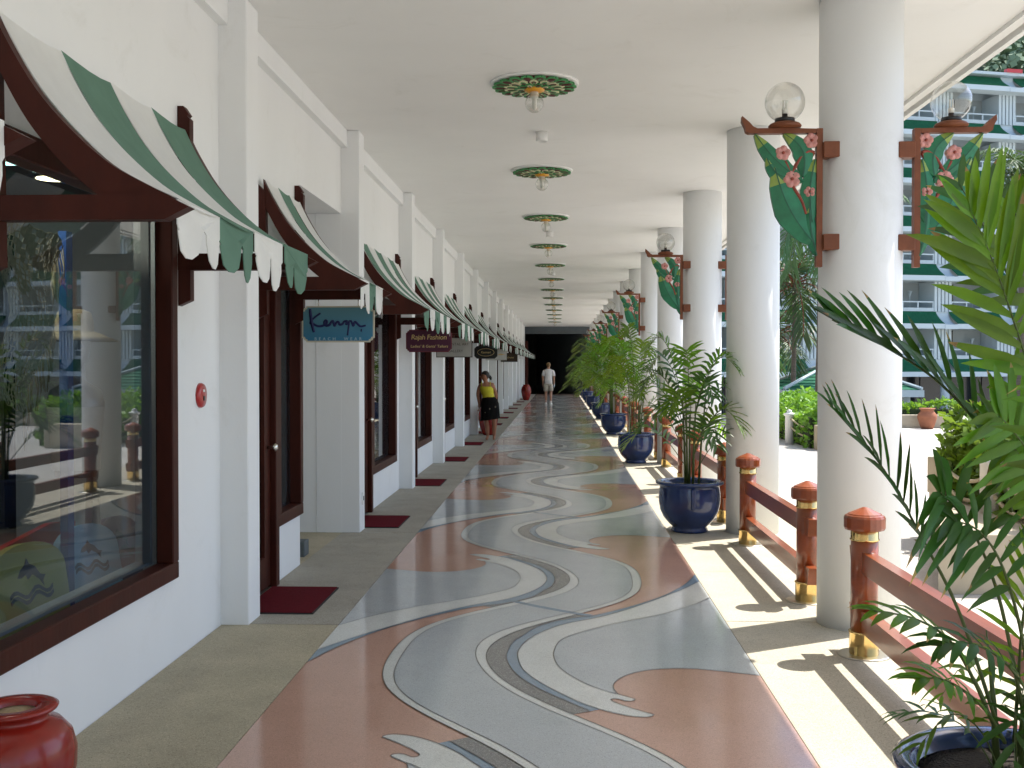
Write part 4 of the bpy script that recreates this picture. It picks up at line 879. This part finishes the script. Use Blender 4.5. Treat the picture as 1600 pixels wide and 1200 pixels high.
# crochet shawl: an open net
t=thing('crochet_shawl','tan crochet shawl with fringe hanging in the shop window','shawl',(-2.40,4.55,1.45))
b=MB(); nu,nv=22,30
def sh(u,v): # u across, v down
    wdt=.60*(1-.62*v); return Vector((-.05*math.sin(u*7)*.5-.03*math.sin(v*9),.02+u*wdt,.82*(1-v)+.02*math.sin(u*9)-.10*u*u))
for i in range(nu+1):
    b.tube([sh(i/nu,j/nv)+Vector((0,.006*math.sin(j*2.1+i),0)) for j in range(nv+1)],.0032,3)
for j in range(nv+1):
    b.tube([sh(i/nu,j/nv)+Vector((0,0,.006*math.sin(i*2.3+j))) for i in range(nu+1)],.0032,3)
for i in range(nu):
    for j in range(nv):
        if (i*7+j*5)%4==0 or (i//4+j//5)%2==0 and (i+j)%2: 
            b.add([sh(i/nu,j/nv),sh((i+1)/nu,j/nv),sh((i+1)/nu,(j+1)/nv),sh(i/nu,(j+1)/nv)],[(0,1,2,3)])
stuff(b.build('net',M['lace'],t))
b=MB()
for i in range(46):
    p=sh(1,i/46); b.tube([p,p+Vector((.01*math.sin(i),.015+.01*math.sin(i*3),-.09)),p+Vector((.0,.01,-.17-.03*math.sin(i*5)))],.003,3)
stuff(b.build('fringe',M['lace'],t))
# mannequin bust with hat
mp_=at(118,600,5.75); t=thing('mannequin_bust','silver mannequin bust in straw hat and white lace top in the shop window','mannequin',(mp_.x,5.75,1.0))
def loft(b,rings,n=20,mi=0,cap=True):
    vs=[];fs=[]
    for cx,cy,cz,rx,ry in rings:
        for i in range(n): a=2*PI*i/n; vs.append((cx+rx*math.cos(a),cy+ry*math.sin(a),cz))
    for k in range(len(rings)-1):
        for i in range(n): j=(i+1)%n; fs.append((k*n+i,k*n+j,(k+1)*n+j,(k+1)*n+i))
    if cap: fs.append(tuple(reversed(range(n)))); fs.append(tuple((len(rings)-1)*n+i for i in range(n)))
    b.add(vs,fs,mi,True); return b
b=MB(); loft(b,[(0,0,0,.11,.09),(0,0,.12,.12,.09),(0,0,.28,.13,.10),(0,0,.40,.16,.09),(0,0,.47,.14,.07),(0,0,.52,.055,.055),(0,-.01,.60,.05,.05),(.01,-.02,.64,.065,.075),(.015,-.03,.72,.075,.09),(.01,-.02,.80,.075,.09),(0,-.01,.86,.05,.06)]); b.tube([(.06,-.09,.74),(.085,-.115,.70),(.06,-.09,.69)],[.008,.014,.006],6); b.build('bust',M['silver'],t)
loft(MB(),[(0,0,.04,.127,.107),(0,0,.14,.132,.105),(0,0,.28,.142,.113),(0,0,.38,.158,.1)],cap=False).build('lace_top',M['lacew'],t)
MB().lathe([(.23,.735),(.16,.765),(.1,.79),(.098,.84),(.085,.89),(.05,.905),(0,.908)],28,(0,-.01,0)).build('straw_hat',M['straw'],t)
for nm,x,y,z,m,lab in (('shop_lamp',-3.24,6.2,2.79,M['lampgreen'],'greenish round ceiling lamp inside the near shop'),('shop_lamp',-2.98,6.25,2.70,M['lampon'],'warm lit round ceiling lamp inside the near shop')):
    t=thing(nm,lab,'ceiling lamp',(x,y,z)); MB().lathe([(.10,.0),(.11,.03),(.09,.05),(.02,.06),(.02,.10)],20).build('lamp_shade',M['metal'],t); MB().lathe([(.092,-.002),(0,-.006)],20).build('lamp_disc',m,t)
    l=bpy.data.lights.new('shop_light','POINT'); l.energy=16 if m is M['lampon'] else 6; l.shadow_soft_size=.08; l.color=(1,.85,.62) if m is M['lampon'] else (.8,1,.9); lo=bpy.data.objects.new('shop_light',l); C.objects.link(lo); lo.parent=t; lo.location=(.15,-1.0,-.25)
# ------------------------------------------------------------------ people
M['skin']=mat('skin_tanned',(.36,.16,.09),.5,var=.08,vscale=8); M['skin2']=mat('skin_light',(.48,.26,.17),.5,var=.08,vscale=8)
M['hairb']=mat('hair_dark',(.012,.009,.008),.5); M['hairf']=mat('hair_sandy',(.22,.13,.05),.6,var=.2,vscale=40)
M['ctop']=mat('yellow_camisole',(.62,.56,.03),.8,var=.15,vscale=30); M['cskirt']=mat('black_skirt',(.007,.0065,.0065),.9,.15,var=.2,vscale=20,bump=.3,bscale=25); M['cshirt']=mat('white_tshirt',(.74,.74,.74),.85,var=.05,vscale=20,bump=.4,bscale=14); M['cshort']=mat('pale_khaki_shorts',(.52,.49,.42),.85,var=.06,vscale=20,bump=.4,bscale=14); M['skirtprint']=mat('skirt_flower_print',(.22,.20,.15),.8,var=.3,vscale=60); M['eye']=mat('eye_dark',(.02,.015,.01),.3); M['lips']=mat('lips',(.35,.08,.06),.5); M['print']=mat('dark_print',(.06,.05,.01),.8)
def skin_body(name,nodes,edges,root,m,parent,sub=2):
    names=list(nodes); me=bpy.data.meshes.new(name); me.from_pydata([nodes[k][0] for k in names],[(names.index(a),names.index(b_)) for a,b_ in edges],[])
    o=bpy.data.objects.new(name,me); C.objects.link(o); md=o.modifiers.new('skin','SKIN'); md.use_smooth_shade=True
    sv=me.skin_vertices[0].data
    for i,k in enumerate(names):
        r=nodes[k][1]; sv[i].radius=r if hasattr(r,'__len__') else (r,r); sv[i].use_root=(k==root)
    s2=o.modifiers.new('sub','SUBSURF'); s2.levels=sub; s2.render_levels=sub
    bpy.context.view_layer.update()
    m2=bpy.data.meshes.new_from_object(o.evaluated_get(bpy.context.evaluated_depsgraph_get())); bpy.data.objects.remove(o)
    m2.materials.clear(); m2.materials.append(m); m2.name=name
    for p in m2.polygons: p.use_smooth=True
    return link(name,m2,parent)
def hand_nodes(nodes,edges,wrist,side,pos,d,fwd):
    "palm then five fingers of unequal length, slightly curled"
    pos,d,fwd=Vector(pos),Vector(d).normalized(),Vector(fwd).normalized(); acr=d.cross(fwd).normalized()
    nodes[side+'palm']=(pos+d*.075,(.036,.016)); edges.append((wrist,side+'palm'))
    for i,(o_,l) in enumerate([(-.03,.062),(-.01,.075),(.01,.080),(.028,.070)]):
        a=pos+d*.10+fwd*o_; b_=a+d*l*.55+acr*.008; c_=b_+d*l*.42+acr*.022
        for q,(pt,r) in enumerate(((a,.0095),(b_,.009),(c_,.0075))): nodes[f'{side}f{i}{q}']=(pt,r)
        edges+= [(side+'palm',f'{side}f{i}0'),(f'{side}f{i}0',f'{side}f{i}1'),(f'{side}f{i}1',f'{side}f{i}2')]
    a=pos+d*.045-fwd*.035; b_=a+d*.04-fwd*.018+acr*.01
    nodes[side+'t0']=(a,.011); nodes[side+'t1']=(b_,.009); edges+= [(side+'palm',side+'t0'),(side+'t0',side+'t1')]
def man():
    t=thing('person','person in white shirt and pale shorts walking away down the corridor, holding a bottle','person',(-.48,45.0,.006))
    V=Vector; N={'pel':(V((0,0,.93)),(.14,.10)),'wai':(V((0,0,1.08)),(.135,.095)),'che':(V((0,.01,1.30)),(.16,.105)),'nb':(V((0,0,1.46)),(.07,.06)),'nk':(V((0,.01,1.52)),(.052,.055)),'hd':(V((0,.02,1.605)),(.09,.10)),'ht':(V((0,.012,1.69)),(.08,.09))}
    E=[('pel','wai'),('wai','che'),('che','nb'),('nb','nk'),('nk','hd'),('hd','ht')]
    for s,q in ((-1,'l'),(1,'r')):
        N.update({q+'sh':(V((s*.185,0,1.40)),.062),q+'el':(V((s*.225,-.02,1.13)),.044),q+'wr':(V((s*.232,.03,.90)),.030),q+'hip':(V((s*.09,0,.86)),(.088,.09)),q+'kn':(V((s*.10,.02-.03*s,.49)),.058),q+'cf':(V((s*.10,-.02-.05*s,.34)),.056),q+'an':(V((s*.10,-.02-.07*s,.10)),.038),q+'he':(V((s*.10,-.04-.07*s,.045)),.036),q+'to':(V((s*.12,.12-.07*s,.035)),.036)})
        E+= [('che',q+'sh'),(q+'sh',q+'el'),(q+'el',q+'wr'),('pel',q+'hip'),(q+'hip',q+'kn'),(q+'kn',q+'cf'),(q+'cf',q+'an'),(q+'an',q+'he'),(q+'an',q+'to')]
        hand_nodes(N,E,q+'wr',q,(s*.232,.03,.90),(0,.15,-1),(0,1,.1))
    skin_body('body',N,E,'pel',M['skin2'],t)
    b=MB(); loft(b,[(0,0,.86,.165,.125),(0,0,1.0,.158,.12),(0,.0,1.12,.160,.12),(0,.0,1.28,.185,.128),(0,0,1.38,.195,.118),(0,0,1.44,.15,.10),(0,0,1.475,.085,.075)],24)
    for s in (-1,1): b.tube([(s*.12,0,1.395),(s*.175,-.003,1.37),(s*.205,-.01,1.26),(s*.220,-.015,1.18)],[.06,.072,.068,.066],14)
    b.build('shirt',M['cshirt'],t)
    b=MB(); loft(b,[(0,0,.80,.17,.125),(0,0,.90,.163,.122),(0,0,.96,.155,.118)],24)
    for s in (-1,1): b.tube([(s*.085,0,.86),(s*.095,.0,.72),(s*.105,.01-.015*s,.56)],[.098,.10,.098],16)
    b.build('shorts',M['cshort'],t)
    b=MB(); b.lathe([(.086,-.02),(.092,.03),(.085,.075),(.055,.105),(0,.115)],16,(0,.005,1.63)); 
    for i in range(len(b.v)): x,y,z=b.v[i]; b.v[i]=(x*.95,(y-.005)*1.1-.004,z-(.04 if y<0 and z<1.64 else 0))
    b.build('hair',M['hairf'],t)
    for s in (-1,1):
        y=-.07*s; MB().lathe([(0,0),(.045,.0),(.05,.02),(.045,.06),(.03,.10),(.042,.15)],12).build('shoe',M['white'],t,(s*.10,-.03+y,.0)); b=MB(); loft(b,[(s*.115,.06+y,.0,.046,.11),(s*.115,.06+y,.03,.047,.11),(s*.112,.04+y,.07,.036,.08)],14); b.build('shoe',M['white'],t)
        e=MB(); e.lathe([(.0,-.025),(.016,0),(0,.025)],8,(s*.079,.02,1.605)); e.build('ear',M['skin2'],t)
    for s in (-1,1): MB().lathe([(0,-.008),(.009,0),(0,.008)],8,(s*.03,.108,1.615)).build('eye',M['eye'],t)
    MB().tube([(0,.105,1.62),(0,.128,1.595),(0,.11,1.585)],[.008,.014,.009],6).build('nose',M['skin2'],t); MB().box((-.022,.102,1.555),(.022,.113,1.563)).build('mouth',M['lips'],t)
    o=thing('water_bottle','small pale bottle carried in the walking person\'s right hand','bottle',(-.48+.232,45.0+.075,.72)); MB().lathe([(.03,0),(.032,.01),(.032,.13),(.014,.17),(.014,.19)],12).build('bottle_body',M['bblue'],o); MB().lathe([(.016,.19),(.016,.21),(0,.21)],10).build('cap',M['white'],o)
def woman():
    t=thing('person','person in yellow camisole and black skirt standing barefoot at a shop door','person',(-1.50,23.25,.006))
    V=Vector; N={'pel':(V((-.02,0,.82)),(.14,.105)),'wai':(V((-.045,0,.95)),(.105,.085)),'che':(V((-.08,0,1.11)),(.125,.09)),'nb':(V((-.095,0,1.235)),(.06,.05)),'nk':(V((-.105,-.005,1.285)),(.042,.044)),'hd':(V((-.125,-.012,1.36)),(.10,.098)),'ht':(V((-.118,-.006,1.445)),(.088,.085))}
    E=[('pel','wai'),('wai','che'),('che','nb'),('nb','nk'),('nk','hd'),('hd','ht')]
    L={'l':[(-.225,0,1.195),(-.275,.03,.98),(-.25,.09,.79),(-.10,0,.76),(-.095,-.02,.42),(-.07,.02,.28),(-.055,.02,.075),(-.075,-.115,.025)],'r':[(.055,0,1.19),(.125,.05,.97),(.10,.10,.79),(.07,0,.76),(.085,-.015,.42),(.085,.025,.28),(.08,.03,.075),(.085,-.105,.025)]}
    for q,P in L.items():
        for nm,p,r in zip(('sh','el','wr','hip','kn','cf','an','to'),P,(.052,.038,.026,(.085,.088),.054,.054,.034,.03)): N[q+nm]=(V(p),r)
        E+= [('che',q+'sh'),(q+'sh',q+'el'),(q+'el',q+'wr'),('pel',q+'hip'),(q+'hip',q+'kn'),(q+'kn',q+'cf'),(q+'cf',q+'an'),(q+'an',q+'to')]
        hand_nodes(N,E,q+'wr',q,P[2],(0.0,.1,-1),(0,-1,0))
    skin_body('body',N,E,'pel',M['skin'],t)
    loft(MB(),[(-.03,0,.90,.142,.112),(-.05,0,.97,.128,.105),(-.07,-.005,1.05,.142,.115),(-.082,-.012,1.11,.150,.122),(-.085,-.005,1.155,.140,.105)],24,cap=False).build('camisole',M['ctop'],t)
    b=MB()
    for s in (-1,1): b.tube([(-.085+s*.085,-.095,1.14),(-.09+s*.095,-.06,1.22),(-.09+s*.095,.0,1.255),(-.09+s*.085,.07,1.17)],.008,6)
    b.build('strap',M['ctop'],t)
    b=MB(); n=28; R_=[(-.03,.93,.135,.11),(-.02,.87,.168,.13),(-.01,.78,.195,.15),(-.005,.62,.20,.16),(-.005,.50,.205,.165),(-.005,.44,.215,.17)]
    for k,(cx,z,rx,ry) in enumerate(R_):
        for i in range(n): a=2*PI*i/n; f=1+(.05*math.sin(7*a)*k/5); b.v.append((cx+rx*math.cos(a)*f,ry*math.sin(a)*f,z+.03*math.cos(a)*k/5))
    for k in range(len(R_)-1):
        for i in range(n): j=(i+1)%n; b.f.append((k*n+i,k*n+j,(k+1)*n+j,(k+1)*n+i)); b.m.append(0); b.sm.append(True)
    b.build('skirt',M['cskirt'],t)
    b=MB()
    for (x,z,r) in ((.0,.68,.014),(.12,.72,.016),(-.10,.60,.010)):
        y=-.172*math.sqrt(max(0,1-(x/.21)**2)); b.add([(x+r*math.cos(2*PI*i/10),y-.004,z+r*1.4*math.sin(2*PI*i/10)) for i in range(10)],[tuple(range(10))])
    b.build('flower_print',M['skirtprint'],t)
    sph=MB(); sph.lathe([(.0,-1)]+[(math.sin(PI*k/14),-math.cos(PI*k/14)) for k in range(1,14)]+[(0,1)],22,caps=False)
    hv=[Vector((-.106+x*.092,.004+y*.092,1.398+z*.098)) for x,y,z in sph.v]; b=MB()
    b.add(hv,[f for f in sph.f if not (lambda c:(c.x<-.122 and c.z<1.425) or c.z<1.325)(sum((hv[k] for k in f),Vector())/len(f))],0,True)
    b.tube([(-.04,.03,1.385),(-.012,.04,1.365),(.008,.04,1.33),(.012,.035,1.29)],[.026,.034,.030,.010],8); b.build('hair',M['hairb'],t)
    MB().tube([(-.190,-.022,1.39),(-.218,-.025,1.362),(-.192,-.022,1.352)],[.010,.014,.010],6).build('nose',M['skin'],t)
    MB().box((-.206,-.04,1.322),(-.186,-.005,1.330)).build('mouth',M['lips'],t)
    for s in (-1,1): MB().lathe([(0,-.007),(.008,0),(0,.007)],8,(-.196,-.018+s*.030,1.388)).build('eye',M['eye'],t)
    MB().lathe([(0,-.024),(.014,0),(0,.024)],8,(-.105,-.085,1.36)).build('ear',M['skin'],t)
man(); woman()

# ------------------------------------------------------------------ forested hill
def hill():
    r=random.Random(4); H=lambda x,y:max(0,math.exp(-((x-170)/190)**2))*95*max(0,min(1,(y-110)/150))*(1+.12*math.sin(x*.03)+.1*math.sin(x*.071+y*.04))-1.6
    b=MB(); nx,ny=70,26; xs=[-200+i*14 for i in range(nx)]; ys=[100+j*9 for j in range(ny)]
    b.add([(x,y,H(x,y)) for y in ys for x in xs],[(j*nx+i,j*nx+i+1,(j+1)*nx+i+1,(j+1)*nx+i) for j in range(ny-1) for i in range(nx-1)],0,True)
    struct(b.build('hill',M['hillg']))
    b=MB()
    for _ in range(5200):
        x=r.uniform(-40,330); y=r.uniform(150,290); s_=r.uniform(1.5,3.4); c=Vector((x,y,H(x,y)+s_*.3))
        for q in range(20):
            d=Vector((r.gauss(0,1),r.gauss(0,1),abs(r.gauss(0,1)))).normalized(); p=c+d*s_*r.uniform(.7,1.05); e=(d+Vector((r.uniform(-1,1),r.uniform(-1,1),r.uniform(-1,1)))*.6).cross(Vector((r.uniform(-1,1),r.uniform(-1,1),.3))).normalized(); f=d.cross(e); l=s_*.26
            b.add([p+e*l,p+f*l,p-e*l,p-f*l],[(0,1,2,3)])
    stuff(b.build('hill_forest',M['hillt']))['label']='green forest covering the hill behind the hotel'
hill()
